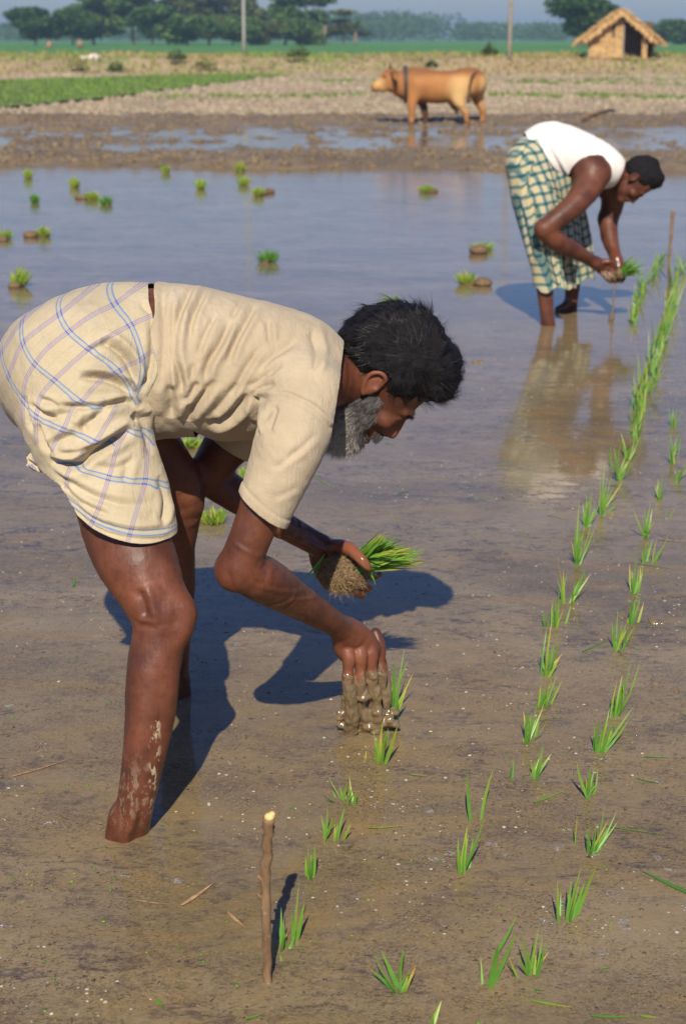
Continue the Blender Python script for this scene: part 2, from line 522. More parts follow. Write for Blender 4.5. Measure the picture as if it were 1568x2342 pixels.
M_POLE_B = mat_plain('brown_pole', (0.34, 0.29, 0.21), (0.24, 0.20, 0.15), 0.8, 6, 0.3)
M_THATCH = mat_plain('straw_thatch', (0.64, 0.42, 0.19), (0.40, 0.24, 0.10), 0.8, 14, 0.7, 0.3, 0.03)
M_MAT = mat_plain('woven_wall', (0.60, 0.40, 0.18), (0.34, 0.20, 0.085), 0.8, 5, 0.5, 0.3, 0.02)
M_DARKIN = mat_plain('soil_floor_and_inner_shade', (0.14, 0.10, 0.06), None, 0.95, 5, 0.2)  # floor soil; also the painted shade inside doorway and slit

# ================================================================ ground, water, fields
def grid_mesh(x0, x1, y0, y1, nx, ny, zf, keep=None):
    xs = np.linspace(x0, x1, nx); ys = np.linspace(y0, y1, ny)
    X, Yg = np.meshgrid(xs, ys, indexing='ij')
    V = np.stack((X.ravel(), Yg.ravel(), zf(X.ravel(), Yg.ravel())), 1)
    i, j = np.meshgrid(np.arange(nx - 1), np.arange(ny - 1), indexing='ij')
    a = (i * ny + j).ravel(); F = np.stack((a, a + ny, a + ny + 1, a + 1), 1)
    if keep is not None:
        c = V[F].mean(1); F = F[keep(c[:, 0], c[:, 1])]
    return V, F
def flat(X, Yv):
    return np.stack((X, Yv, np.zeros_like(X)), 1)
def sstep(a, b, x):
    t = np.clip((x - a) / (b - a), 0, 1); return t * t * (3 - 2 * t)

# deep ground below everything, out to the horizon
V, F = grid_mesh(-1300, 1300, -20, 2200, 2, 2, lambda x, y: np.zeros_like(x) - 0.12)
tag(link('ground', np_mesh('ground', V, F), M_BANK), kind='structure')
V, F = grid_mesh(-40, 40, -12, 31, 2, 2, lambda x, y: np.zeros_like(x))
tag(link('water', np_mesh('water', V, F), MW), kind='structure')

def z_bank(x, y):
    shore = 17.3 - 0.14 * x + 0.25 * noise3(flat(x, np.zeros_like(x)), 0.8, 3)
    p = flat(x, y)
    rough = 0.055 * noise3(p, 1.3, 5, 4) + 0.035 * noise3(p, 5.0, 6, 3)
    up = sstep(0.0, 1.1, y - shore)
    base = -0.09 + up * 0.165
    base = base - sstep(19.3, 20.8, y) * 0.088 + sstep(26.6, 28.6, y) * 0.10
    return base + rough * (0.25 + up)
V, F = grid_mesh(-13, 13, 15.2, 29.6, 330, 260, z_bank)
tag(link('mud_bank', np_mesh('mud_bank', V, F), M_BANK), kind='structure')

def z_dry(x, y):
    p = flat(x, y)
    lift = sstep(28.3, 29.4, y)
    return -0.10 + lift * 0.17 + lift * (0.06 * noise3(p, 1.1, 9, 3) + 0.05 * noise3(p, 3.7, 10, 3)) + (y - 29) * 0.0012
V, F = grid_mesh(-26, 26, 28.2, 61.5, 460, 330, z_dry)
tag(link('ploughed_field', np_mesh('ploughed_field', V, F), M_DRY), kind='structure')

gp = [PG(*q, 0.10)[:2] for q in ((-250, 262), (0, 247), (90, 240), (200, 230), (400, 207), (560, 188), (655, 176), (640, 171), (400, 173), (0, 187), (-250, 192))]
gp = np.array(gp)
def inside_poly(x, y, poly):
    r = np.zeros(len(x), bool); n = len(poly)
    for i in range(n):
        a, b = poly[i], poly[(i + 1) % n]
        m = ((a[1] > y) != (b[1] > y)) & (x < (b[0] - a[0]) * (y - a[1]) / (b[1] - a[1] + 1e-12) + a[0])
        r ^= m
    return r
def z_green(x, y): return z_dry(x, y) * 0.5 + 0.09 + 0.03 * noise3(flat(x, y), 2.0, 12)
V, F = grid_mesh(-26, 2, 31, 60, 220, 200, z_green, lambda x, y: inside_poly(x, y + 0.4 * noise3(flat(x, y), 0.7, 4), gp))
tag(link('green_field', np_mesh('green_field', V, F), M_GREEN), kind='structure')

def z_bund(x, y):
    p = flat(x, y)
    top = 0.68 + 0.10 * noise3(p, 0.35, 20, 2)
    right = sstep(3.0, 12.0, x)
    up = sstep(58.6, 62.2, y)
    return 0.02 + up * top + up * (0.10 * noise3(p, 1.2, 21, 4)) + 0.0 * right
V, F = grid_mesh(-34, 34, 58.5, 71, 330, 90, z_bund)
tag(link('dry_bank', np_mesh('dry_bank', V, F), M_BUND), kind='structure')
V, F = grid_mesh(-1290, 1290, 70.5, 2190, 40, 40, lambda x, y: 0.62 - 0 * x)
tag(link('far_field', np_mesh('far_field', V, F), M_FAR), kind='structure')

# ---------------------------------------------------------------- scattered clods, stubble, grass on the banks
ICO = []
for s_ in range(5):
    t_ = (1 + 5 ** .5) / 2
    v = np.array([(-1, t_, 0), (1, t_, 0), (-1, -t_, 0), (1, -t_, 0), (0, -1, t_), (0, 1, t_), (0, -1, -t_), (0, 1, -t_), (t_, 0, -1), (t_, 0, 1), (-t_, 0, -1), (-t_, 0, 1)], float) / 1.9
    ICO.append(v * (1 + RNG.uniform(-.3, .3, (12, 1))))
ICF = np.array([(0, 11, 5), (0, 5, 1), (0, 1, 7), (0, 7, 10), (0, 10, 11), (1, 5, 9), (5, 11, 4), (11, 10, 2), (10, 7, 6), (7, 1, 8), (3, 9, 4), (3, 4, 2), (3, 2, 6), (3, 6, 8), (3, 8, 9), (4, 9, 5), (2, 4, 11), (6, 2, 10), (8, 6, 7), (9, 8, 1)])
def lumps(pts, sizes, flatz=0.7):
    n = len(pts); A = np.array(ICO)[RNG.integers(0, 5, n)]
    ang = RNG.uniform(0, 6.28, n); c, s_ = np.cos(ang)[:, None], np.sin(ang)[:, None]
    X = A[..., 0] * c - A[..., 1] * s_; Yv = A[..., 0] * s_ + A[..., 1] * c
    Vv = np.stack((X, Yv, A[..., 2] * flatz), -1) * np.asarray(sizes)[:, None, None] + np.asarray(pts)[:, None, :]
    Ff = ICF[None] + (np.arange(n) * 12)[:, None, None]
    return Vv.reshape(-1, 3), Ff.reshape(-1, 3)
n_ = 9000
y_ = 29 + 31 * RNG.random(n_) ** 1.4; x_ = RNG.uniform(-1, 1, n_) * (y_ * 0.24 + 2)
ok = ~inside_poly(x_, y_, gp); x_, y_ = x_[ok], y_[ok]
V, F = lumps(np.stack((x_, y_, z_dry(x_, y_)), 1), RNG.uniform(0.03, 0.10, len(x_)) * (1 + (y_ - 29) * .02))
tag(link('soil_clods', np_mesh('soil_clods', V, F), M_DRY), 'pale dry clods strewn over the ploughed field', 'soil clods', kind='stuff')
n_ = 5000
y_ = RNG.uniform(16.8, 28.8, n_); x_ = RNG.uniform(-1, 1, n_) * (y_ * 0.24 + 1)
z_ = z_bank(x_, y_); ok = z_ > 0.004; x_, y_, z_ = x_[ok], y_[ok], z_[ok]
V, F = lumps(np.stack((x_, y_, z_), 1), RNG.uniform(0.02, 0.075, len(x_)), 0.6)
tag(link('mud_clods', np_mesh('mud_clods', V, F), M_BANK), 'dark wet clods of turned mud between the puddles', 'mud clods', kind='stuff')

def blades(base, tip, width, bend=0.15, seg=5, tint0=0.2, tint1=0.6, crease=0.25, side=None):
    """one tapering, folded grass blade per row"""
    base = np.asarray(base, float).reshape(-1, 3); tip = np.asarray(tip, float).reshape(-1, 3); n = len(base)
    width = np.broadcast_to(np.asarray(width, float), (n,)); bend = np.broadcast_to(np.asarray(bend, float), (n,))
    t0 = np.broadcast_to(np.asarray(tint0, float), (n,)); t1 = np.broadcast_to(np.asarray(tint1, float), (n,))
    ax = tip - base; L = np.linalg.norm(ax, axis=1, keepdims=True); ax = ax / (L + 1e-9)
    if side is None:
        side = RNG.normal(size=(n, 3)) * (0.9, 0.35, 0.35)
    sd = side - (side * ax).sum(1, keepdims=True) * ax; sd /= np.linalg.norm(sd, axis=1, keepdims=True) + 1e-9
    nn = np.cross(ax, sd); t = np.linspace(0, 1, seg + 1)
    ctr = base[:, None] + ax[:, None] * L[:, None] * t[None, :, None] + nn[:, None] * (bend[:, None] * L * np.sin(t * math.pi)[None, :])[..., None]
    prof = np.minimum(1, 0.55 + t * 2.2) * np.clip((1 - t) * 1.8, 0, 1) ** 0.8; prof[-1] = 0.02
    wv = (width[:, None] * 0.5 * prof[None])[..., None]
    Lf = ctr - sd[:, None] * wv + nn[:, None] * wv * crease; Rt = ctr + sd[:, None] * wv + nn[:, None] * wv * crease
    Vv = np.stack((Lf, ctr, Rt), 2).reshape(n, -1, 3)
    k = (seg + 1) * 3; f = []
    for i in range(seg):
        a = i * 3; f += [(a, a + 1, a + 4, a + 3), (a + 1, a + 2, a + 5, a + 4)]
    Ff = (np.array(f)[None] + (np.arange(n) * k)[:, None, None]).reshape(-1, 4)
    tt = (t0[:, None] + (t1 - t0)[:, None] * t[None] ** 1.6); tint = np.repeat(tt, 3, axis=1).reshape(-1)
    return Vv.reshape(-1, 3), Ff, tint
def grass_obj(name, base, h, wid, lean, mat, t0, t1, **kw):
    n = len(base); d = RNG.normal(size=(n, 3)) * lean; d[:, 2] = 1
    tip = base + d / np.linalg.norm(d, axis=1, keepdims=True) * np.broadcast_to(h, (n,))[:, None]
    V_, F_, tn = blades(base, tip, wid, RNG.uniform(-.2, .2, n), 3, t0, t1)
    return link(name, np_mesh(name, V_, F_, True, {'tint': tn}), mat)
# short grass of the green strip
n_ = 9000; x_ = RNG.uniform(-13, 2, n_); y_ = RNG.uniform(32, 58, n_); ok = inside_poly(x_, y_, gp); x_, y_ = x_[ok], y_[ok]
M_GR2 = mat_leafy('bank_grass', [(0.0, (0.09, 0.18, 0.03)), (0.5, (0.18, 0.27, 0.055)), (0.8, (0.30, 0.26, 0.10)), (1.0, (0.42, 0.31, 0.15))], 0.2, 0.7, 0.1)
tag(grass_obj('short_grass', np.stack((x_, y_, z_green(x_, y_)), 1), RNG.uniform(.04, .10, len(x_)), 0.05, .4, M_GR2, RNG.uniform(0, .5, len(x_)), RNG.uniform(.2, .6, len(x_))),
    'short fresh grass on the green strip at the left', 'grass', kind='stuff')
# weeds and straw of the bank and its crest
n_ = 7000; x_ = RNG.uniform(-17, 18, n_); y_ = RNG.uniform(58.8, 66, n_)
tint = np.clip(0.62 + 0.5 * noise3(flat(x_, y_), 0.5, 31), 0, 1)
tag(grass_obj('bank_weeds', np.stack((x_, y_, z_bund(x_, y_)), 1), RNG.uniform(.05, .28, n_), 0.07, .6, M_GR2, tint, np.clip(tint + .2, 0, 1)),
    'dry straw and weeds tangled over the low bank', 'weeds', kind='stuff')
# thin green ridges between the ploughed plots at the right
bs = []
for (xa, ya, xb, yb, m_) in ((660, 188, 1600, 184, 1500), (360, 222, 860, 220, 500), (1110, 218, 1600, 226, 700), (1150, 190, 1600, 195, 500)):
    t_ = RNG.random(m_); a_, b_ = PG(xa, ya, .1), PG(xb, yb, .1)
    q = a_ + (b_ - a_) * t_[:, None] + RNG.normal(size=(m_, 3)) * (0, 0.35, 0); q[:, 2] = z_dry(q[:, 0], q[:, 1]); bs.append(q)
bs = np.concatenate(bs)
tag(grass_obj('ridge_grass', bs, RNG.uniform(.04, .14, len(bs)), 0.05, .6, M_GR2, RNG.uniform(.0, .5, len(bs)), RNG.uniform(.2, .8, len(bs))),
    'thin lines of grass on the ridges of the ploughed field', 'grass', kind='stuff')

M_BUSH = mat_leafy('bush_leaf', [(0.0, (0.04, 0.075, 0.02)), (0.5, (0.09, 0.13, 0.035)), (1.0, (0.22, 0.20, 0.08))], 0.2, 0.7, 0.15)
# ---------------------------------------------------------------- bushes on the bank
def bush(px, py, Y, wpx, hpx, green, label, z=None):
    c = P(px, py, Y); wm, hm = M(wpx * 1.2, c), M(hpx, c); n = 200
    a = RNG.uniform(0, 6.28, n); r = np.sqrt(RNG.random(n)); hh = RNG.random(n) ** 1.3 * (.6 + .4 * np.sin(a * 2 + px))
    cc = np.stack((np.cos(a) * r * wm / 2, np.sin(a) * r * wm / 2, hh * hm * (1 - r * .45)), 1)
    d = RNG.normal(size=(n, 3)); d /= np.linalg.norm(d, axis=1, keepdims=True)
    V_, F_, tn = blades(cc - d * .06, cc + d * .06, 0.06, .1, 2, RNG.uniform(0, .4, n) + (0 if green else .5), RNG.uniform(.2, .5, n) + (0 if green else .5))
    e = empty('bush', (c[0], c[1], c[2]))
    fo = link('foliage', np_mesh('foliage', V_, F_, True, {'tint': tn}), M_BUSH if green else M_GR2, e, False)
    Vs, Fs = [], []
    for k in range(4):
        an = k * 1.6; tp = np.array((math.cos(an) * wm * .25, math.sin(an) * wm * .25, hm * .7)); o = len(Vs) * 0 + sum(len(q) for q in Vs)
        ring = np.array([(math.cos(q) * .015, math.sin(q) * .015, 0) for q in (0, 2.1, 4.2)])
        Vs.append(np.concatenate((ring - (0, 0, .05), ring * .5 + tp))); Fs += [(o + q, o + (q + 1) % 3, o + 3 + (q + 1) % 3, o + 3 + q) for q in range(3)]
    link('stem', np_mesh('stem', np.concatenate(Vs), np.array(Fs)), M_BARK, e, False)
    tag(e, label, 'bush', 'bushes on the dry bank')
bush(405, 135, 60.8, 34, 26, True, 'green bush on the dry bank under the tall dark trees, left of the pale pole')
bush(545, 128, 61.5, 30, 24, True, 'green bush on the dry bank right beside the foot of the pale pole') if False else None
bush(682, 128, 61.0, 44, 30, True, 'bushy green clump on the dry bank under the tree with reddish leaves')
bush(265, 160, 59.6, 26, 22, True, 'small dark bush at the foot of the dry bank, near the white bundle')
bush(1117, 122, 62.5, 34, 32, True, 'rounded olive bush on the crest left of the brown pole')
bush(655, 182, 56.5, 34, 18, False, 'brown dry bush at the right tip of the green strip')
bush(470, 150, 60.0, 44, 26, False, 'wide brown dry bush on the bank face below the pale pole')
bush(180, 150, 60.0, 34, 26, False, 'brown dry bush on the bank face below the white bundle')
bush(985, 150, 60.5, 26, 18, True, 'low green bush behind the back of the tan cow')

# ---------------------------------------------------------------- pale bundle
def sdf_obj(name, s, lo, hi, vox, mat, par=None, attrs=None, it=1):
    V_, F_ = mesh_sdf(s, lo, hi, vox); V_ = relax(V_, F_, it)
    return link(name, np_mesh(name, V_, F_, True, attrs(V_) if attrs else None), mat, par)
c = P(213, 136, 62.0)
s = SDF().add(ell(c + (0.05, 0, .06), (.26, .2, .15)), .05).add(ell(c + (-.35, .05, .04), (.28, .2, .10)), .08).add(ell(c + (.22, 0, .02), (.16, .15, .1)), .05)
s.disp(lambda Q: 0.012 * np.sin(Q[..., 0] * 34 + 3 * np.sin(Q[..., 2] * 21)) * np.cos(Q[..., 2] * 40), .02)
o = sdf_obj('cloth_bundle', s, c - .8, c + .8, .03, mat_plain('white_cloth', (.75, .68, .64), (.6, .48, .44), .9, 3, .2))
tag(base_at(o, c), 'small whitish bundle lying on top of the dry bank', 'bundle')
for (px, py, Y, r, lab) in ((157, 232, 37.0, .10, 'pale lump of dry earth at the edge of the green strip, far left'), (596, 190, 53, .12, 'pale lump of dry earth near the tip of the green strip')):
    c = P(px, py, Y); s = SDF().add(ell(c, (r * 1.3, r, r * .8)), 0).add(ell(c + (r, 0, -.03), (r * .8, r * .7, r * .5)), .04)
    s.disp(lambda Q: 0.016 * noise3(Q, 14, 5, 2), .02)
    o = sdf_obj('earth_lump', s, c - .4, c + .4, .02, M_DRY); tag(base_at(o, c), lab, 'earth lump')

# ---------------------------------------------------------------- poles
def tube_mesh(path, rad, k=10, cap=True):
    path = np.asarray(path, float); n = len(path); Vv = []
    tang = np.gradient(path, axis=0); tang /= np.linalg.norm(tang, axis=1, keepdims=True) + 1e-9
    up = np.array((0, 1, 0.)) if abs(tang[0][1]) < .9 else np.array((1., 0, 0))
    for i in range(n):
        a = np.cross(tang[i], up); a /= np.linalg.norm(a) + 1e-9; b = np.cross(tang[i], a)
        for j in range(k):
            an = 2 * math.pi * j / k; Vv.append(path[i] + (a * math.cos(an) + b * math.sin(an)) * rad[i])
    Ff = [(i * k + j, i * k + (j + 1) % k, (i + 1) * k + (j + 1) % k, (i + 1) * k + j) for i in range(n - 1) for j in range(k)]
    if cap: Ff += [tuple(range(k))[::-1], tuple((n - 1) * k + j for j in range(k))]
    return np.array(Vv), Ff
for (px, py, Y, w0, mt, lab) in ((558, 118, 63.5, 4.2, M_POLE_G, 'tall pale grey pole standing on the dry bank in front of the left trees'),
                                 (1163, 140, 61.5, 4.6, M_POLE_B, 'tall brown pole standing on the bank between the cow and the thatched hut')):
    b = P(px, py, Y); r = M(w0, b); z = np.linspace(-.3, 7.5, 9)
    V_, F_ = tube_mesh(np.stack((0 * z + .006 * z, 0 * z, z), 1), r * (1 - z * .03), 10)
    o = link('pole', np_mesh('pole', V_, F_), mt); o.location = Vector(b.tolist()); tag(o, lab, 'pole', 'poles on the bank')

# ---------------------------------------------------------------- thatched hut
def boxm(x0, x1, y0, y1, z0, z1):
    return np.array([(x, y, z) for x in (x0, x1) for y in (y0, y1) for z in (z0, z1)]), [(0, 1, 3, 2), (4, 6, 7, 5), (0, 4, 5, 1), (2, 3, 7, 6), (0, 2, 6, 4), (1, 5, 7, 3)]
hb = P(1345, 131, 61.6); hr = P(1461, 131, 61.6); H0 = Vector((float(hb[0]), 61.6, float(hb[2]))); u = 1.0 / (M(1, hb) ** -1)
hut = empty('thatched_hut', H0, math.radians(-8))
tag(hut, 'small hut of tan woven walls and shaggy straw roof with a black doorway', 'hut')
UP = M(1, hb)
def hpart(name, Vv, Ff, mt): return link(name, np_mesh(name, Vv, Ff, False), mt, hut, False)
W_, D_ = 146 * UP, 2.2; dx0, dx1 = 76 * UP, 120 * UP; eh = 40 * UP; ap = 100 * UP; xm = 70 * UP
def roof_z(x): return eh + (ap - eh) * (x / xm if x < xm else (W_ - x) / (W_ - xm)) if 0 <= x <= W_ else eh
# front wall: horizontal woven mats, each its own piece, stepping under the gable
zb = -.05
bands = [(0, 13), (13.3, 27), (27.3, 41), (41.3, 56), (56.3, 70), (70.3, 84)]
for k, (a, b) in enumerate(bands):
    a, b = a * UP - .03, b * UP; pts = []
    def xl(z): return max(0, (z - eh) / (ap - eh) * xm) if z > eh else 0
    def xr(z): return min(dx0, W_ - (z - eh) / (ap - eh) * (W_ - xm)) if z > eh else dx0
    yo = 0.012 * (k % 2); q = []
    for (x, z) in ((xl(a), a), (xr(a), a), (xr(b), b), (xl(b), b)): q += [(x, yo, z), (x, yo + .05, z)]
    hpart('wall_mat', np.array(q), [(0, 2, 4, 6), (7, 5, 3, 1), (0, 1, 3, 2), (2, 3, 5, 4), (4, 5, 7, 6), (6, 7, 1, 0)], M_MAT)
for (x0, x1, y0, y1, z1) in ((-.03, .03, -.04, .02, eh), (dx0 - .03, dx0 + .03, -.05, .01, 84 * UP), (dx1 - .02, dx1 + 10 * UP, -.05, .02, 62 * UP), (W_ - .05, W_ + .02, D_ - .1, D_, eh), (-.02, .05, D_ - .1, D_, eh)):
    Vb, Fb = boxm(x0, x1, y0, y1, -.08, z1); hpart('post', Vb, Fb, M_POLE_B if x0 < dx0 else M_MAT)
for (x0, x1, y0, y1, z1) in ((W_ - .03, W_ + .02, .45, D_ - .11, eh), (-.02, .03, .06, D_ - .11, eh), (.06, W_ - .06, D_ - .06, D_ - .01, ap * .8)):
    Vb, Fb = boxm(x0, x1, y0, y1, -.05, z1)
    if z1 > eh: Vb[:, 0] = np.where(Vb[:, 2] > 0, np.where(Vb[:, 0] < W_ / 2, xm - .2, xm + .25), Vb[:, 0])
    hpart('side_wall', Vb, Fb, M_MAT)
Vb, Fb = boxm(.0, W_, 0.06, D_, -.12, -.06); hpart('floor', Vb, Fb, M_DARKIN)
Vb, Fb = boxm(.35, W_ - .04, .9, .94, -.05, ap * .78); hpart('doorway_shade_sheet', Vb, Fb, M_DARKIN)  # added dark sheet behind the door, standing in for the shade inside
# a narrow slit of a window in the gable, its inner shade a dark block
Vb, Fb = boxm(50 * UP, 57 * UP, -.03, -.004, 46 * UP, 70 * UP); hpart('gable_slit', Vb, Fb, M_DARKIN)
Vb, Fb = boxm(xm - 22 * UP, xm + 12 * UP, -.02, .03, 80 * UP, 86 * UP); hpart('gable_beam', Vb, Fb, M_POLE_B)
for side in (-1, 1):
    x_e = (-18 * UP if side < 0 else W_ + 10 * UP); z_e = eh - 2 * UP - (.02 if side > 0 else .0); n = 26; Vr, Fr = [], []
    ny = 14
    th = .20
    for i in range(n + 1):
        t = i / n; x = xm + (x_e - xm) * t; z = ap + 6 * UP + (z_e - ap - 6 * UP) * t
        for j in range(ny + 1):
            y = -.35 + (D_ + .6) * j / ny
            jz = RNG.uniform(-.06, .05); Vr.append((x + RNG.uniform(-.02, .02), y + RNG.uniform(-.03, .03), z + jz + .03 * math.sin(i * 1.9)))
    m0 = len(Vr); nrm = np.array((-(z_e - ap), 0, (x_e - xm))) * (1 if side > 0 else -1); nrm = nrm / np.linalg.norm(nrm)
    if nrm[2] < 0: nrm = -nrm
    Vr = np.array(Vr); Vl = Vr - nrm * th; Vr = np.concatenate((Vr, Vl))
    g = lambda i, j: i * (ny + 1) + j
    for i in range(n):
        for j in range(ny):
            Fr.append((g(i, j), g(i + 1, j), g(i + 1, j + 1), g(i, j + 1))); Fr.append((m0 + g(i, j), m0 + g(i, j + 1), m0 + g(i + 1, j + 1), m0 + g(i + 1, j)))
    for i in range(n): Fr += [(g(i, 0), m0 + g(i, 0), m0 + g(i + 1, 0), g(i + 1, 0)), (g(i, ny), g(i + 1, ny), m0 + g(i + 1, ny), m0 + g(i, ny))]
    for j in range(ny): Fr += [(g(n, j), m0 + g(n, j), m0 + g(n, j + 1), g(n, j + 1)), (g(0, j), g(0, j + 1), m0 + g(0, j + 1), m0 + g(0, j))]
    rf = hpart('roof_slope', Vr, Fr, M_THATCH)
    k = 1500; t = RNG.random(k); y = RNG.uniform(-.4, D_ + .3, k); b = np.stack((xm + (x_e - xm) * t, y, ap + 6 * UP + (z_e - ap - 6 * UP) * t), 1)
    dr = np.array((x_e - xm, 0, z_e - ap)); dr /= np.linalg.norm(dr)
    V_, F_, tn = blades(b, b + dr * RNG.uniform(.15, .45, k)[:, None] + RNG.normal(size=(k, 3)) * .04 + nrm * RNG.uniform(0, .09, k)[:, None], .035, .05, 2)
    th_ = link('thatch', np_mesh('thatch', V_, F_), M_THATCH, rf, False); th_['kind'] = 'stuff'

# ================================================================ trees
def leaf_cloud(lobes, n, size, tint):
    """many leaf-clump faces spread through the crown's lobes, denser at their skins"""
    C, Tn = [], []
    vol = np.array([l[3] * l[4] * l[5] for l in lobes]) ** .75; cnt = (vol / vol.sum() * n).astype(int)
    for l, k in zip(lobes, cnt):
        d = RNG.normal(size=(k, 3)); d /= np.linalg.norm(d, axis=1, keepdims=True)
        r = RNG.random(k) ** .35; wob = 1 + .22 * noise3(d * 1.7 + np.array(l[:3]) * 3, 1.5, 3, 2)
        C.append(np.array(l[:3]) + d * (r * wob)[:, None] * np.array(l[3:6])); Tn.append(RNG.uniform(-.25, .25, k) + tint + RNG.uniform(-.1, .1))
    C = np.concatenate(C); Tn = np.concatenate(Tn); k = len(C)
    a = RNG.normal(size=(k, 3)); a /= np.linalg.norm(a, axis=1, keepdims=True); b = np.cross(a, RNG.normal(size=(k, 3))); b /= np.linalg.norm(b, axis=1, keepdims=True)
    s = (RNG.uniform(.5, 1.2, k) * size)[:, None]
    Vv = np.stack((C - a * s, C + b * s * .55, C + a * s, C - b * s * .55), 1).reshape(-1, 3)
    return Vv, np.arange(4 * k).reshape(-1, 4), np.repeat(np.clip(Tn, 0, 1), 4)
KINDS = {}
def crown_mesh(kind, v):
    if (kind, v) in KINDS: return KINDS[kind, v]
    r = np.random.default_rng(hash_(kind) + v * 13)
    L = []
    if kind == 'round':
        for k in range(9): a = r.uniform(0, 6.28); q = r.uniform(0, .3); L.append((math.cos(a) * q, math.sin(a) * q, r.uniform(.35, .82), r.uniform(.2, .3), r.uniform(.2, .3), r.uniform(.14, .22)))
        n, s = 4200, .05
    elif kind == 'tall':
        for k in range(15): z = r.uniform(.22, .9); a = r.uniform(0, 6.28); q = r.uniform(.05, .34) * (1.15 - z * .7); L.append((math.cos(a) * q, math.sin(a) * q, z, r.uniform(.12, .2), r.uniform(.12, .2), r.uniform(.09, .15)))
        n, s = 5200, .036
    elif kind == 'thin':
        for k in range(9): z = r.uniform(.3, .95); a = r.uniform(0, 6.28); q = r.uniform(.02, .2); L.append((math.cos(a) * q, math.sin(a) * q, z, r.uniform(.07, .14), r.uniform(.07, .14), r.uniform(.06, .1)))
        n, s = 1800, .034
    else:
        for k in range(8): a = r.uniform(0, 6.28); q = r.uniform(.1, .4); L.append((math.cos(a) * q, math.sin(a) * q, r.uniform(.2, .7), r.uniform(.18, .3), r.uniform(.18, .3), r.uniform(.18, .28)))
        n, s = 2600, .06
    KINDS[kind, v] = leaf_cloud(L, n, s, {'round': .25, 'tall': .45, 'thin': .6, 'bushy': .5}[kind]); KINDS[kind, v] += (L,)
    return KINDS[kind, v]
def hash_(s): return sum(ord(c) * (i + 3) for i, c in enumerate(s))
MESHES = {}
M_TREE2 = mat_leafy('yellow_green_foliage', [(0.0, (0.05, 0.085, 0.02)), (0.5, (0.11, 0.15, 0.035)), (0.8, (0.20, 0.17, 0.05)), (1.0, (0.30, 0.14, 0.06))], 0.2, 0.6, 0.15)
def tree(px, base_y, top_y, wpx, Y, kind, label, v=0, mat=None, sxy=None):
    b = P(px, base_y, Y); b[2] = 0.55
    H = P(px, top_y, Y)[2] - b[2]; Wm = M(wpx * 1.3, b)
    e = empty('tree', b, RNG.uniform(0, 6.28))
    e.scale = (1, 1, 1)
    Vv, Ff, tn, L = crown_mesh(kind, v)
    wid = 2 * max(abs(Vv[:, 0]).max(), .2) * .8
    sx = Wm / wid
    Vs = Vv * (sx, sx, H / Vv[:, 2].max()); tr0 = {'round': .1, 'tall': .1, 'thin': .1, 'bushy': .05}[kind]
    link('crown', np_mesh('crown', Vs, Ff, False, {'tint': tn}), mat or M_TREE, e, False)
    z = np.linspace(-.02, .7, 6); path = np.stack((.02 * np.sin(z * 7) * sx, .02 * np.cos(z * 5) * sx, z * H), 1)
    r0 = H * .028
    Vt, Ft = tube_mesh(path, r0 * (1 - z * .9), 7)
    tk = link('trunk', np_mesh('trunk', Vt, Ft), M_BARK, e, False)
    for l in L[:5]:
        tp = np.array(l[:3]) * (sx, sx, H / Vv[:, 2].max()); s0 = path[2 + (hash_(kind) + int(l[0] * 100)) % 3]
        Vt, Ft = tube_mesh(np.array((s0, (s0 + tp) / 2 + (0, 0, .03 * H), tp)), r0 * np.array((.5, .32, .12)), 5)
        link('branch', np_mesh('branch', Vt, Ft), M_BARK, tk, False)
    tag(e, label, 'tree', 'trees along the far side of the fields')
    return e
TR = [
 (85, 107, 13, 82, 200, 'round', 'round dark tree standing alone at the far left', 0, None),
 (165, 107, 14, 82, 196, 'round', 'dark tree second from the left, touching a taller green one', 1, None),
 (212, 106, -24, 110, 205, 'tall', 'tall mid green tree behind the two dark round ones at left', 0, None),
 (310, 104, -50, 130, 215, 'tall', 'broad green tree at the left end of the big grove', 1, None),
 (352, 106, 5, 90, 196, 'round', 'dark tree at the left foot of the big grove', 2, None),
 (402, 105, -60, 120, 222, 'tall', 'highest green tree left of the pale pole', 2, M_TREE2),
 (430, 106, 28, 90, 190, 'bushy', 'dark low bushy tree in front of the big grove', 0, None),
 (478, 104, -30, 80, 214, 'tall', 'olive green tree just left of the pale pole', 3, M_TREE2),
 (530, 105, 30, 110, 195, 'bushy', 'low green bushy tree at the foot of the pale pole', 1, None),
 (558, 104, -26, 84, 224, 'tall', 'brownish green tree directly behind the pale pole', 4, M_TREE2),
 (610, 104, 44, 70, 198, 'bushy', 'yellowish low bushy tree right of the pale pole', 2, M_TREE2),
 (655, 105, -30, 100, 205, 'tall', 'dense dark green tree right of the pale pole', 5, None),
 (706, 105, -26, 90, 212, 'thin', 'sparse green tree near the right end of the grove', 0, None),
 (700, 104, 40, 90, 196, 'bushy', 'small green tree low between the grove and the palms', 3, None),
 (790, 104, 20, 100, 208, 'thin', 'thin yellow green tree with a pale trunk at the right end of the grove', 1, M_TREE2),
 (1325, 97, -20, 100, 150, 'round', 'large dark green tree behind the left side of the hut', 3, None),
 (1372, 97, -6, 80, 168, 'thin', 'airy greyish tree rising over the hut roof', 2, None),
 (1540, 95, 42, 90, 230, 'bushy', 'hazy low tree at the far right beyond the hut', 4, None),
]
for a in TR: tree(*a[:7], a[7], a[8])
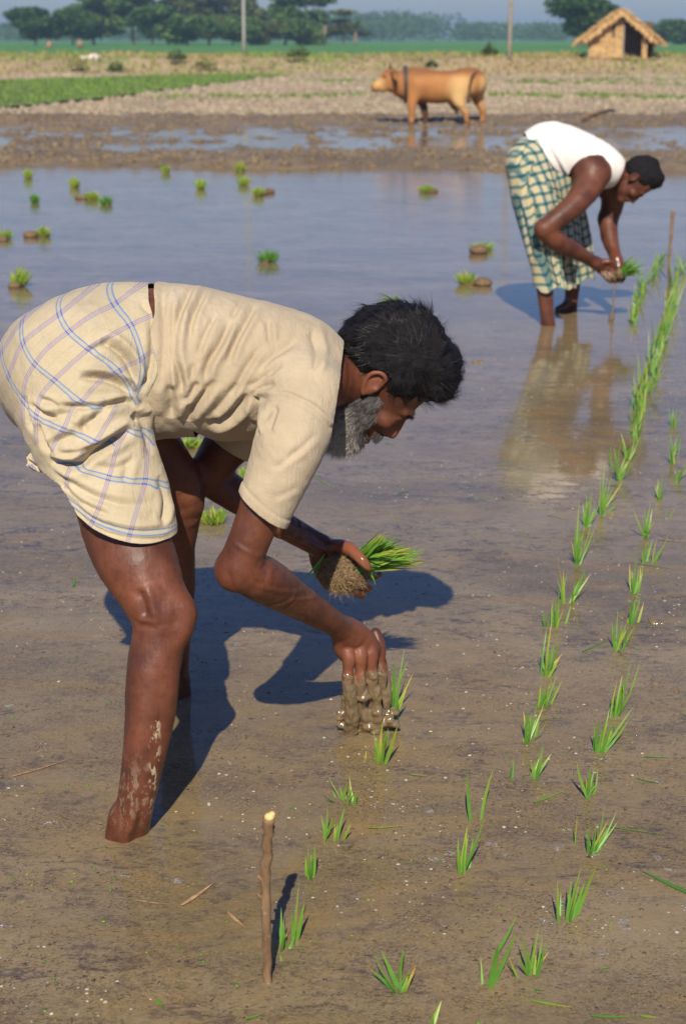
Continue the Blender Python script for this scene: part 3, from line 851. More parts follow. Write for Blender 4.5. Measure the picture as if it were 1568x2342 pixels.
# banana palms
M_PALM = mat_leafy('palm_leaf', [(0.0, (0.05, 0.11, 0.03)), (0.6, (0.12, 0.20, 0.05)), (1.0, (0.30, 0.26, 0.08))], .3, .5, .2)
for (px, by, ty, Y, lab) in ((742, 104, 14, 200, 'ragged palm with a brown trunk, left one of the pair by the grove'), (812, 103, 26, 204, 'ragged palm with a brown trunk, right one of the pair by the grove')):
    b = P(px, by, Y); b[2] = .55; H = P(px, ty, Y)[2] - b[2]; e = empty('palm_tree', b)
    z = np.linspace(0, .62 * H, 5); Vt, Ft = tube_mesh(np.stack((z * .03, 0 * z, z), 1), .16 + 0 * z, 8)
    link('trunk', np_mesh('trunk', Vt, Ft), mat_plain('palm_trunk', (.36, .26, .17), (.22, .15, .09), .9, 5, .3), e, False)
    for k in range(11):
        an = k * .571 + RNG.uniform(-.2, .2); L_ = H * RNG.uniform(.32, .46); top = np.array((z[-1] * .03, 0, z[-1])); tp = top + np.array((math.cos(an) * L_ * .8, math.sin(an) * L_ * .8, L_ * RNG.uniform(-.1, .75)))
        V_, F_, tn = blades(top, tp, .5, -.22, 5, .1 + RNG.random() * .3, .5 + RNG.random() * .4, side=np.array([[-math.sin(an), math.cos(an), 0]]))
        link('frond', np_mesh('frond', V_, F_, True, {'tint': tn}), M_PALM, e, False)
    tag(e, lab, 'palm tree', 'palms by the grove')
# far tree line, one hazy mass
L = []
for k in range(230):
    x = RNG.uniform(-190, 190); y = RNG.uniform(520, 640); hp = 5 + 5 * abs(noise3(np.array([[x * .02, 0, 0]]), 1.0, 8)[0]) + (3.0 if -40 < x < 40 else 0)
    L.append((x, y, .6 + hp * .5, RNG.uniform(5, 10), 5, hp * RNG.uniform(.45, .6)))
V_, F_, tn = leaf_cloud(L, 42000, .8, .3)
tag(link('far_wood', np_mesh('far_wood', V_, F_, False, {'tint': tn}), M_TREE), 'hazy bluish belt of distant trees along the horizon', 'wood', kind='stuff')
M_STACK = mat_plain('old_straw', (.34, .22, .12), (.24, .15, .08), .9, 8, .3)
# tiny tan stooks in the far crop
for (px, py, Y, lab) in ((184, 104, 140, 'small orange tan stack in the green crop below the dark trees at left'), (114, 107, 140, 'tiny brown stack in the green crop below the leftmost tree')):
    c = P(px, py + 3, Y); s = SDF().add(ell(c + (0, 0, .2), (.30, .30, .32)), 0).add(ell(c + (0, 0, .45), (.14, .14, .2)), .1)
    s.disp(lambda Q: .05 * noise3(Q, 5, 3, 2), .06)
    o = sdf_obj('straw_stack', s, c - 1.2, c + 1.2, .08, M_STACK); tag(base_at(o, c), lab, 'straw stack')
# haze
V_, F_ = boxm(-1400, 1400, -25, 2300, -1.2, 24)
hz = link('haze', np_mesh('haze', V_, F_, False), None)
hm = bpy.data.materials.new('haze'); hm.use_nodes = True; hn = hm.node_tree; hn.nodes.clear()
vo = hn.nodes.new('ShaderNodeVolumePrincipled'); vo.inputs['Density'].default_value = 0.0008; vo.inputs['Color'].default_value = (0.52, 0.68, 1.0, 1); vo.inputs['Anisotropy'].default_value = 0.2
ou = hn.nodes.new('ShaderNodeOutputMaterial'); hn.links.new(vo.outputs[0], ou.inputs['Volume']); hz.data.materials.append(hm)
tag(hz, 'thin bluish haze over the fields', 'haze', kind='stuff')

# ================================================================ people
def mat_skin():
    n = NT('brown_skin', 0.40, 0.38)
    a = n.noise(9, 4, 0.55); b = n.noise(70, 4, 0.6)
    c = n.mix(n.ramp(a, [(0.35, 0.0), (0.68, 1.0)]), (0.072, 0.025, 0.015), (0.180, 0.060, 0.031))
    c = n.mix(n.math('MULTIPLY', n.ramp(b, [(0.5, 0.0), (0.7, 1.0)]), 0.35), c, (0.045, 0.015, 0.010))
    # pale scar on the thigh, knuckles and palms, and painted sunlight on the nose
    c = n.mix(n.attr('pale'), c, (0.330, 0.120, 0.060))
    # dried mud splashes
    dry = n.math('MULTIPLY', n.attr('dry'), n.ramp(n.noise(110, 5, 0.7, n.map((1, 1, .45))), [(0.52, 0.0), (0.57, 1.0)]))
    c = n.mix(dry, c, (0.420, 0.340, 0.230))
    mud = n.ramp(n.math('ADD', n.attr('mud'), n.math('MULTIPLY', n.math('SUBTRACT', n.noise(70, 5, .65, n.map((1, 1, .4))), 0.5), 1.6)), [(0.38, 0.0), (0.62, 1.0)])
    c = n.mix(mud, c, (0.215, 0.150, 0.088))
    n.set('Base Color', c)
    r = n.ramp(n.noise(18, 3), [(0.3, 0.40), (0.7, 0.58)])
    wet = n.attr('wet')
    r = n.mix(wet, r, 0.16); r = n.mix(dry, r, 0.85); r = n.mix(mud, r, 0.20)
    n.set('Roughness', r)
    n.b.inputs['Subsurface Weight'].default_value = 0.08
    n.b.inputs['Subsurface Radius'].default_value = (0.012, 0.004, 0.002)
    n.b.inputs['Subsurface Scale'].default_value = 0.5
    h = n.math('ADD', n.math('MULTIPLY', n.noise(160, 4, 0.65), 0.35), n.math('MULTIPLY', n.noise(28, 4, 0.6), 0.8))
    h = n.math('ADD', h, n.math('MULTIPLY', n.noise(60, 3, .6, n.map((3.5, 1, .5), (0, .5, 0))), .4))
    h = n.math('ADD', h, n.math('MULTIPLY', mud, 0.8))
    n.bump(h, 0.38, 0.004)
    return n.m
M_SKIN = mat_skin()
def mat_hair(name, stops, rough=0.32):
    n = NT(name, rough, 0.6)
    n.set('Base Color', n.ramp(n.attr('tint'), stops))
    return n.m
M_HAIR = mat_hair('black_hair', [(0.0, (0.004, 0.004, 0.006)), (0.8, (0.010, 0.009, 0.011)), (1.0, (0.10, 0.09, 0.09))], 0.36)
M_BEARD = mat_hair('grey_beard', [(0.0, (0.02, 0.018, 0.018)), (0.4, (0.12, 0.11, 0.11)), (1.0, (0.62, 0.59, 0.53))], 0.42)
M_SCALP = mat_plain('hair_mass', (.008, .007, .008), (.014, .013, .015), .8, 120, .8, .15, .004)
M_EYE = mat_plain('eye', (.5, .45, .4), (.4, .33, .28), .15, 30, 0)
def cloth(name, a, b, weave=900, bump=.25, extra=None):
    n = NT(name, 0.92, 0.15)
    f = n.noise(7, 5, .6); streak = n.noise(60, 4, .6, n.map((.25, 1, 2.5)))
    c = n.mix(n.ramp(f, [(0.3, 0.0), (0.7, 1.0)]), a, b)
    c = n.mix(n.math('MULTIPLY', n.ramp(streak, [(0.5, 0.0), (0.75, 1.0)]), .30), c, tuple(v * .72 for v in a))
    if extra: c = extra(n, c)
    n.set('Base Color', c)
    h = n.math('ADD', n.math('MULTIPLY', n.noise(240, 3, .6), .3), n.math('MULTIPLY', n.noise(26, 6, .62, n.map((1.6, .8, .55), (0, .55, 0)), 1.6), 1.6))
    n.bump(h, bump + .15, .006)
    n.b.inputs['Sheen Weight'].default_value = .1
    return n.m
M_SHIRT = cloth('cream_cotton', (0.52, 0.430, 0.300), (0.38, 0.305, 0.205))
def plaid_stripes(n, c):
    def band(d, w, e=.0006):      # 1 inside |d|<w
        return n.ramp(n.math('DIVIDE', n.math('ABSOLUTE', d), w * 2), [(0.0, 1.0), (0.5, 1.0), (0.62, 0.0)])
    b = n.attr('blue'); p = n.attr('purple')
    def at(d, off, w): return band(n.math('SUBTRACT', d, off), w)
    bl = n.math('MAXIMUM', at(b, .0036, .0011), at(b, -.0036, .0011))
    mid = at(b, 0.0, .0022)
    pu = n.math('MAXIMUM', n.math('MAXIMUM', at(p, 0, .0008), at(p, .0030, .0009)), at(p, -.0030, .0009))
    c = n.mix(n.math('MULTIPLY', mid, .35), c, (.34, .36, .33))
    c = n.mix(n.math('MULTIPLY', pu, .78), c, (.270, .225, .340))
    c = n.mix(n.math('MULTIPLY', bl, .85), c, (.130, .230, .430))
    return n.mix(n.math('MULTIPLY', bl, pu), c, (.06, .09, .33))
M_LUNGI = cloth('checked_cotton', (0.53, 0.450, 0.305), (0.43, 0.355, 0.230), extra=plaid_stripes)
M_VEST = cloth('white_cotton', (0.80, 0.77, 0.72), (0.74, 0.70, 0.65), bump=.05)
def tartan(n, c):
    u, v = n.attr('pu'), n.attr('pv')
    def saw(x, per, lo, hi, s=.12):
        m = n.math('MODULO', n.math('ADD', n.math('DIVIDE', x, per), 50.0), 1.0)
        return n.ramp(m, [(max(lo - s * .3, 0), 0.0), (lo, 1.0), (hi, 1.0), (min(hi + s * .3, 1), 0.0)])
    c = (.40, .41, .34)
    c = n.mix(n.math('MULTIPLY', saw(u, .054, .0, .34), .85), c, (.52, .43, .22))
    c = n.mix(n.math('MULTIPLY', saw(v, .050, .05, .36), .5), c, (.50, .43, .26))
    te = (.020, .120, .125); bk = (.05, .09, .12)
    a = saw(u, .054, .50, .84); b = saw(v, .050, .50, .80)
    c = n.mix(n.math('MULTIPLY', a, .75), c, te)
    c = n.mix(n.math('MULTIPLY', b, .80), c, te)
    return n.mix(n.math('MULTIPLY', n.math('MULTIPLY', a, b), .9), c, (.018, .075, .085))
M_LUNGI2 = cloth('green_tartan', (0.6, 0.5, 0.3), (0.5, 0.4, 0.3), extra=tartan)

def finish(name, V_, F_, mat, par, thick=0.0, attrs=None):
    me = np_mesh(name, V_, F_, True, attrs)
    o = link(name, me, mat, par)
    if thick:
        m = o.modifiers.new('thickness', 'SOLIDIFY'); m.thickness = thick; m.offset = -1
    return o

# ---------------------------------------------------------------- head in its own frame: F front, U up, S towards the camera
class Head:
    def __init__(s, px, py, Y, front, up, k, roll=0.0, turn=0.0):
        """front/up: directions in the print; turned a little towards the camera by `turn`"""
        s.c = P(px, py, Y); s.k = k
        f = np.array((front[0], 0, -front[1]), float); u_ = np.array((up[0], 0, -up[1]), float)
        f /= np.linalg.norm(f); u_ -= f * (u_ @ f); u_ /= np.linalg.norm(u_); sd = np.array((0, -1.0, 0))
        f2 = f * math.cos(turn) + sd * math.sin(turn); sd = sd * math.cos(turn) - f * math.sin(turn); f = f2
        u2 = u_ * math.cos(roll) + sd * math.sin(roll); sd = sd * math.cos(roll) - u_ * math.sin(roll); u_ = u2
        s.R = np.stack((f, u_, sd)).astype(np.float32)
    def w(s, q): return s.c + (np.asarray(q, float) * s.k) @ s.R
    def l(s, Q): return (np.asarray(Q) - s.c.astype(np.float32)) @ s.R.T / s.k
    def E(s, c, r):
        c = np.asarray(c, np.float32); r = np.asarray(r, np.float32); g = ell(c, r); k = s.k
        return lambda Q: g(s.l(Q)) * k
    def C(s, rows, n=2, sx=1.0, axis=(0, 0, 1)):
        R_ = [(*q[:4], q[4] if len(q) > 4 else sx) for q in rows]; g = tube(R_, n, axis); k = s.k
        return lambda Q: g(s.l(Q)) * k
def head_ops(b, h, mouth=True):
    k = h.k
    b.add(h.E((-30, 22, 0), (105, 104, 84)), 0.012)
    b.add(h.E((14, -38, 0), (64, 78, 66)), 0.020)
    b.add(h.E((8, -100, 0), (58, 62, 52)), 0.020)
    b.add(h.E((44, -158, 0), (24, 22, 26)), 0.022)
    b.add(h.C([(64, -30, -44, 9), (76, -31, -20, 11), (77, -34, 0, 9), (76, -31, 20, 11), (64, -30, 44, 9)]), 0.010)
    for s_ in (-1, 1):
        b.sub(h.E((82, -50, s_ * 31), (15, 13, 19)), 0.008)
        b.add(h.E((57, -50, s_ * 31), (17, 13, 17)), 0.002)
        b.add(h.C([(62, -60, s_ * 18, 4), (68, -62, s_ * 31, 4), (58, -59, s_ * 44, 4)]), 0.006)
        b.add(h.E((46, -78, s_ * 46), (22, 18, 20)), 0.016)
        b.add(h.E((77, -101, s_ * 12), (12, 9.5, 8.5)), 0.004)
    b.add(h.C([(74, -44, 0, 8), (82, -64, 0, 8.5), (89, -84, 0, 10), (90, -94, 0, 12.5)]), 0.007)
    b.add(h.E((68, -82, 0), (20, 34, 17)), 0.010)
    for s_ in (-1, 1): b.sub(h.E((78, -109, s_ * 8), (7, 4.5, 4)), 0.002)
    b.add(h.E((62, -122, 0), (18, 16, 30)), 0.010)
    b.add(h.C([(58, -131, -22, 4), (68, -130, -10, 7), (70, -131, 0, 7), (68, -130, 10, 7), (58, -131, 22, 4)]), 0.004)
    b.add(h.C([(56, -147, -18, 4), (65, -149, -8, 8), (66, -150, 0, 8), (65, -149, 8, 8), (56, -147, 18, 4)]), 0.004)
    b.sub(h.C([(74, -139, -15, 2.6), (76, -140, 0, 4), (74, -139, 15, 2.6)]), 0.003)
    for s_ in (-1, 1):
        b.add(h.E((-38, -36, s_ * 82), (21, 33, 7)), 0.004)
        b.add(h.C([(-24, -22, s_ * 84, 5), (-27, -6, s_ * 89, 5.5), (-42, -3, s_ * 92, 6), (-56, -16, s_ * 93, 6), (-58, -34, s_ * 91, 5.5), (-48, -54, s_ * 88, 5.5), (-36, -66, s_ * 85, 7)], 3), 0.003)
        b.sub(h.E((-34, -32, s_ * 93), (11, 14, 6)), 0.004)
        b.sub(h.E((-46, -18, s_ * 93), (6, 10, 4)), 0.003)
        b.add(h.E((-24, -40, s_ * 86), (5, 8, 5)), 0.003)
def strands(pos, dirs, length, width, tint, curl=0.2, lift=0.35, nrm=None, seg=4, gravity=None, nsag=None):
    n = len(pos); t = np.linspace(0, 1, seg + 1)[None, :, None]
    d = dirs[:, None, :]; L = np.asarray(length).reshape(-1, 1, 1) * np.ones((n, 1, 1))
    w1 = RNG.normal(size=(n, 3)) * curl; w1 = w1[:, None, :]
    path = pos[:, None] + d * t * L + w1 * L * t * t - (nsag[:, None] * L * t * t * .42 if nsag is not None else 0) + (nrm[:, None] * lift * L * np.sin(t * 2.4) if nrm is not None else 0)
    if gravity is not None: path = path + np.asarray(gravity)[None, None] * L * t * t
    tan = np.gradient(path, axis=1); tan /= np.linalg.norm(tan, axis=2, keepdims=True) + 1e-9
    a = np.cross(tan, RNG.normal(size=(n, 1, 3))); a /= np.linalg.norm(a, axis=2, keepdims=True) + 1e-9; b = np.cross(tan, a)
    wd = (np.asarray(width) * (1 - t * .85)); rings = []
    for k in range(3):
        an = 2 * math.pi * k / 3; rings.append(path + (a * math.cos(an) + b * math.sin(an)) * wd)
    Vv = np.stack(rings, 2).reshape(-1, 3); k = (seg + 1) * 3
    f = [(i * 3 + j, i * 3 + (j + 1) % 3, (i + 1) * 3 + (j + 1) % 3, (i + 1) * 3 + j) for i in range(seg) for j in range(3)]
    Ff = (np.array(f)[None] + (np.arange(n) * k)[:, None, None]).reshape(-1, 4)
    return Vv, Ff, np.repeat(np.asarray(tint) * np.ones(n), k)
def sample(V_, F_, n, keep=None):
    F_ = np.array([f[:3] if len(f) >= 3 else f for f in F_]); c = V_[F_].mean(1); N = np.cross(V_[F_[:, 1]] - V_[F_[:, 0]], V_[F_[:, 2]] - V_[F_[:, 0]])
    A = np.linalg.norm(N, axis=1); N = N / (A[:, None] + 1e-12)
    if keep is not None: A = A * keep(c)
    i = RNG.choice(len(F_), n, p=A / A.sum()); r = RNG.dirichlet((1, 1, 1), n)
    return (V_[F_[i]] * r[..., None]).sum(1), N[i]
def hair_on(h, par, mat, lobes, line, n, whorl, ln, width, grey=.03, vox=.0026, jag=.0, nd=(.3, .25)):
    s = SDF()
    for c_, r_, k_ in lobes: s.add(h.E(c_, r_), k_)
    kk = h.k
    s.disp(lambda Q: (0.009 * noise3(h.l(Q) / 48, 1.0, 3, 2) + 0.0045 * noise3(h.l(Q) / 18, 1.0, 4, 2)).astype(np.float32) * (kk * 1170), .01)
    e = 240 * kk; V_, F_ = mesh_sdf(s, h.c - e, h.c + e, vox)
    q = h.l(V_); hl = np.interp(q[:, 0], *zip(*line)); g = (hl + 3 * np.sin(q[:, 0] * .5) - q[:, 1])
    V_, F2, _ = clip_mesh(V_, F_, g)
    base = finish('hair', V_, F2, M_SCALP, par, 0, {'tint': np.full(len(V_), .3)})
    pts, nr = sample(V_, F2, n); pl = h.l(pts)
    rad = pl - np.asarray(whorl)
    rad += np.stack((-rad[:, 1], rad[:, 0], rad[:, 2] * 0), 1) * .25
    rad += noise3(pl / 34, 1.0, 9, 2)[:, None] * np.array((45, -36, 16)) + noise3(pl / 20, 1.0, 19, 2)[:, None] * np.array((-26, 36, 16))
    d = rad @ h.R; d -= nr * (d * nr).sum(1, keepdims=True); d /= np.linalg.norm(d, axis=1, keepdims=True) + 1e-9
    lf = nd[0] + nd[1] * noise3(pl / 40, 1.0, 77, 2)
    V3, F3, tn = strands(pts - nr * .003, d, RNG.uniform(.5, 1, n) * ln, width, np.where(RNG.random(n) < grey, 1.0, RNG.random(n) * .7), .12, 0, None, 4, nsag=nr + .9 * np.stack([noise3(pl / 16, 1.0, 80 + q, 2) for q in range(3)], 1))
    nn = np.repeat(nr, 15, axis=0); tt = np.tile(np.repeat(np.linspace(0, 1, 5), 3), n)[:, None]
    V3 = V3 + nn * np.repeat(np.maximum(lf, .02), 15)[:, None] * ln * np.sin(tt * 1.7) * .8
    st_ = finish('strands', V3, F3, mat, base, 0, {'tint': tn}); st_['kind'] = 'stuff'
    return base

# folds drawn as strokes on the side of the cloth
def strokes(V_, N_, S, conv, Yr, side=True):
    D = np.zeros(len(V_)); xz = V_[:, (0, 2)]
    for (pts, w_, amp) in S:
        ln = np.array([P(*conv(q), Yr)[[0, 2]] for q in pts]); ww = w_ * .00083
        if len(ln) > 2: ln = catmull(ln, 3)
        d, t, sg = poly_dist(xz, ln)
        taper = np.clip(np.minimum(t, 1 - t) * 5, 0.0, 1) ** .7
        ww = ww * .62; prof = -1.25 * np.exp(-(np.abs(d) / ww) ** 1.5) + .85 * np.exp(-((sg * d - 1.7 * ww) / (1.1 * ww)) ** 2) + .35 * np.exp(-((sg * d + 2.0 * ww) / (1.5 * ww)) ** 2)
        D += 1.25 * amp * prof * taper
    if side: D *= np.clip((-N_[:, 1] + .15) * 2.2, 0, 1)
    return D
# ================================================================ the older man in front
def z5(q): return (q[0] * .29857, 608.2 + q[1] * .29857)
def z6(q): return (273.7 + q[0] * .34914, 608.2 + q[1] * .34914)
YT = 2.93
man = empty('person', (-.35, 2.9, 0))
tag(man, 'grey bearded man in cream shirt and checked lungi bending to plant seedlings', 'person')
h1 = Head(912, 866, 2.99, (.64, .77), (.77, -.64), 1 / 1170, roll=.10, turn=.06)
b = SDF()
# trunk
b.add(T([(190, 850, YT, 100, 1.05), (300, 812, YT, 150, 1.08), (430, 825, YT, 144, 1.12), (540, 838, YT, 144, 1.12), (640, 845, YT, 122, 1.3), (700, 858, YT, 88, 1.3), (742, 868, YT, 52, 1.0)], 3), 0)
b.add(T([(700, 862, YT, 80), (760, 868, YT + .03, 62), (815, 872, 2.98, 52), (850, 868, 2.99, 50)], 2), .03)
# near leg: hip, thigh, knee, calf, ankle, foot
NL = [(225, 900, 2.85, 95, .9), (235, 1060, 2.79, 88, .9), (262, 1160, 2.74, 88, .85), (289, 1228, 2.71, 95, .85), (310, 1275, 2.685, 93, .9), (334, 1325, 2.665, 83, .95), (365, 1400, 2.64, 69, 1.0), (365, 1450, 2.63, 62, 1.0), (352, 1530, 2.61, 60, 1.0),
      (346, 1620, 2.595, 57, 1.0), (334, 1700, 2.585, 51, 1.0), (319, 1790, 2.575, 45, 1.0), (305, 1860, 2.585, 42, 1.0), (301, 1895, 2.60, 44, 1.0), (300, 1960, 2.61, 44, 1.0)]
b.add(T(NL, 2), .03)
b.add(T([(418, 1385, 2.63, 22), (424, 1405, 2.63, 24), (412, 1440, 2.62, 22)], 2), .03)       # kneecap
b.add(T([(334, 1500, 2.63, 34), (325, 1590, 2.615, 37), (322, 1660, 2.60, 28)], 2), .015)       # calf muscle
b.add(T([(312, 1820, 2.565, 22), (295, 1875, 2.56, 20), (287, 1912, 2.56, 17), (285, 1945, 2.56, 17)], 2), .012)       # instep running down into the mud
b.add(T([(270, 1860, 2.575, 18), (262, 1900, 2.575, 20), (258, 1950, 2.57, 22)], 2), .02)     # heel tendon side
# far leg
FL = [(250, 920, 3.03, 90, .9), (345, 1050, 3.06, 84, .9), (398, 1120, 3.08, 68, .95), (408, 1170, 3.09, 54, 1), (402, 1250, 3.12, 44, 1), (400, 1340, 3.15, 46, 1),
      (397, 1430, 3.18, 42, 1), (401, 1520, 3.21, 31, 1), (407, 1580, 3.22, 30, 1), (410, 1640, 3.24, 34, 1)]
b.add(T(FL, 2), .03)
b.add(T([(426, 1140, 3.07, 24), (430, 1162, 3.08, 22)], 2), .02)
# near arm
NA = [(690, 905, 2.80, 74, 1), (655, 1000, 2.735, 66, 1), (625, 1080, 2.705, 58, 1), (592, 1180, 2.685, 50, 1), (560, 1260, 2.68, 48, 1), (548, 1298, 2.68, 48, 1)]
b.add(T(NA, 2), .03)
b.add(T([(548, 1298, 2.68, 47), (582, 1316, 2.70, 53), (620, 1336, 2.74, 52), (670, 1368, 2.80, 43), (718, 1397, 2.87, 35), (762, 1424, 2.94, 29), (800, 1450, 2.99, 31)], 2), .012)
b.add(T([(520, 1305, 2.68, 20), (528, 1318, 2.68, 22)], 1), .03)
# near hand: back of the hand, knuckles, four fingers and a thumb pushing into the mud
b.add(T([(790, 1440, 2.98, 28, .8), (815, 1462, 3.00, 38, .6), (826, 1485, 3.01, 44, .5)], 2), .015)
b.add(T([(772, 1452, 2.97, 12), (778, 1482, 2.985, 17), (796, 1502, 2.99, 18)], 2), .012)
for i, (kx, ky, yk, r, px2, py2, tx, ty) in enumerate(((797, 1502, 2.975, 17, 795, 1556, 800, 1662), (824, 1500, 2.985, 17.5, 823, 1560, 822, 1668), (848, 1492, 3.00, 17.5, 850, 1556, 846, 1668), (866, 1478, 3.03, 16, 872, 1540, 866, 1655))):
    b.add(T([(kx - 8, ky - 30, yk + .01, r * .8), (kx, ky, yk, r), ((kx + px2) / 2, (ky + py2) / 2 + 3, yk - .004, r * .72), (px2, py2, yk - .004, r * .86), ((px2 + tx) / 2, (py2 + ty) / 2, yk + .018, r * .55), (tx, ty + 12, yk + .045, r * .5)], 3), .002)
b.add(T([(842, 1480, 3.05, 16), (868, 1512, 3.06, 15), (880, 1560, 3.07, 14), (884, 1610, 3.06, 11)], 3), .008)
# far arm
b.add(T([(640, 910, 3.10, 66, 1), (560, 985, 3.12, 56, 1), (510, 1030, 3.13, 52, 1), (478, 1082, 3.14, 44, 1)], 2), .03)
b.add(T([(478, 1082, 3.14, 42), (510, 1112, 3.14, 42), (560, 1145, 3.14, 38), (620, 1185, 3.14, 34), (690, 1225, 3.15, 29), (735, 1250, 3.15, 29), (765, 1270, 3.16, 34, .8)], 2), .012)
# far hand round the root ball: palm behind, thumb across the front, fingers curling up from below
b.add(T([(735, 1262, 3.165, 30, .7), (760, 1290, 3.175, 40, .5), (790, 1310, 3.185, 42, .4)], 2), .012)
b.add(T([(728, 1285, 3.155, 18), (738, 1312, 3.155, 17), (750, 1335, 3.16, 15)], 2), .012)
b.add(T([(752, 1250, 3.14, 17), (778, 1249, 3.12, 16.5), (801, 1256, 3.095, 15.5), (817, 1270, 3.075, 13), (829, 1284, 3.065, 13), (840, 1297, 3.062, 10.5)], 3), .007)
for (a_, m_, c_, r) in (((800, 1300, 3.19), (850, 1310, 3.17), (842, 1319, 3.135), 10.5), ((805, 1318, 3.19), (866, 1312, 3.175), (852, 1322, 3.15), 8.5), ((795, 1330, 3.185), (842, 1344, 3.16), (828, 1337, 3.13), 10.5), ((785, 1340, 3.18), (828, 1360, 3.155), (812, 1352, 3.125), 10)):
    b.add(T([(*a_, r * 1.1), (*m_, r), (*c_, r * .85)], 4), .004)
head_ops(b, h1)
V_, F_ = mesh_sdf(b, (-1.05, 2.30, -.10), (.75, 3.45, 1.45), .0030)
V_ = relax(V_, F_, 1, .35)
zz = V_[:, 2]
kn = P(420, 1400, 2.64)
tip = P(826, 1560, 3.0); wr = P(800, 1450, 2.99)
mud = np.clip(((wr[2] - .045) - zz) / .085, 0, 1) * (np.linalg.norm(V_[:, :2] - tip[:2], axis=1) < .16)
scar = P(270, 1222, 2.6); pale = np.clip(1.3 - np.linalg.norm((V_ - scar) / (.030, .09, .026), axis=1), 0, 1) * (V_[:, 1] < 2.85)
dist_f = np.linalg.norm((V_ - P(810, 1270, 3.1)), axis=1)
pale = np.maximum(pale, .45 * np.clip(1.3 - np.linalg.norm(V_ - P(815, 1275, 3.08), axis=1) / .06, 0, 1))
pale = np.maximum(pale, .35 * np.clip(1.2 - np.linalg.norm(V_ - P(820, 1490, 2.97), axis=1) / .06, 0, 1))
hl_ = h1.l(V_); pale = np.maximum(pale, .40 * np.clip(1.2 - np.linalg.norm(hl_ - (88, -94, 6), axis=1) / 22, 0, 1))  # warm sunlight on the nose tip, put into the skin colour
pale = np.maximum(pale, .30 * np.clip(1.2 - np.linalg.norm((hl_ - (-45, -30, 90)) / (30, 38, 20), axis=1), 0, 1))
leg = (V_[:, 1] < 2.8) & (V_[:, 0] < 0.0) & (zz < .5)
xc = np.interp(zz, (0, .45), (P(340, 1850, 2.57)[0], P(392, 1500, 2.6)[0]))
dry = np.where(leg, np.clip(1 - np.abs(zz - .10) / .09, 0, 1) * .95, 0)
streak = np.where(leg & (zz < .30), np.clip(1.4 - np.abs(V_[:, 0] - P(358, 1750, 2.58)[0] + (zz - .16) * -.08) / .009, 0, 1.6), 0) * (zz > .05) * (zz < .24)
dry = np.maximum(dry * .42, streak * .9)
wet = np.maximum(np.clip((.075 - zz) / .04, 0, 1), .85 * np.clip(1.5 - dist_f / .14, 0, 1)); wet = np.maximum(wet, np.where(leg, .18, 0))
N_ = normals(V_, F_)
def zi(q): return (395.3 + q[0] * .42667, 973 + q[1] * .42667)
vein = strokes(V_, N_, [([(470, 960), (560, 965), (640, 945), (655, 880), (640, 820)], 7, -.0011), ([(420, 770), (520, 830), (640, 900), (800, 960), (900, 1010)], 8, -.0009), ([(330, 560), (400, 600), (470, 640)], 8, -.0008), ([(640, 945), (760, 1010), (850, 1060)], 6, -.0009),
    ([(920, 1020), (960, 1120), (940, 1200)], 7, -.0012), ([(950, 1030), (1040, 1130), (1050, 1200)], 7, -.0012), ([(960, 1020), (1090, 1110), (1100, 1180)], 7, -.0010), ([(300, 700), (330, 760), (330, 820)], 14, .0012), ([(490, 690), (520, 760)], 12, .0015)], zi, 2.72)
def zl(q): return (121.6 + q[0] * .3507, 1155.6 + q[1] * .3507)
vein += strokes(V_, N_, [([(550, 545), (595, 640), (612, 730)], 16, .0040), ([(540, 800), (620, 780), (700, 790)], 12, .0012), ([(520, 760), (600, 765), (650, 750)], 10, .0012), ([(790, 640), (800, 760), (790, 900)], 26, .0016),
    ([(620, 420), (700, 520), (760, 620)], 26, .0018), ([(600, 1150), (590, 1350), (560, 1600)], 26, -.0012), ([(700, 1000), (720, 1300), (660, 1600)], 26, .0014), ([(560, 1750), (545, 1950), (500, 2100)], 16, -.0022), ([(590, 1900), (600, 2040)], 14, .0016)], zl, 2.60)
vein += .0009 * noise3(V_ * (1.4, 1, .7), 32, 91, 2) * np.where(np.linalg.norm(V_ - h1.c, axis=1) < .16, .15, 1)
V_ = V_ + N_ * vein[:, None]; bodyV, bodyF = V_, F_
finish('body', V_, F_, M_SKIN, man, 0, {'mud': mud, 'pale': pale, 'dry': dry, 'wet': wet})

# ---- body hair on the near leg and forearm
kp = lambda c: ((c[:, 1] < 2.85) & (c[:, 2] > .08) & ((c[:, 2] < .47) | ((c[:, 0] > -.16) & (c[:, 2] < .52))) & (c[:, 0] < .0)).astype(float) + .8 * ((c[:, 0] < -.1) & (c[:, 1] > 2.95) & (c[:, 2] > .12) & (c[:, 2] < .62))
pts, nr = sample(bodyV, bodyF, 7000, kp); dd = nr * .35 + np.array((.1, 0, -1.0)) + RNG.normal(size=nr.shape) * .35; dd -= nr * np.maximum(0, -(dd * nr).sum(1, keepdims=True)); dd /= np.linalg.norm(dd, axis=1, keepdims=True)
V3, F3, tn = strands(pts, dd, RNG.uniform(.004, .011, len(pts)), .00011, RNG.random(len(pts)) * .4, .3, seg=2)
q_ = finish('body_hair', V3, F3, M_HAIR, man, 0, {'tint': tn}); q_['kind'] = 'stuff'
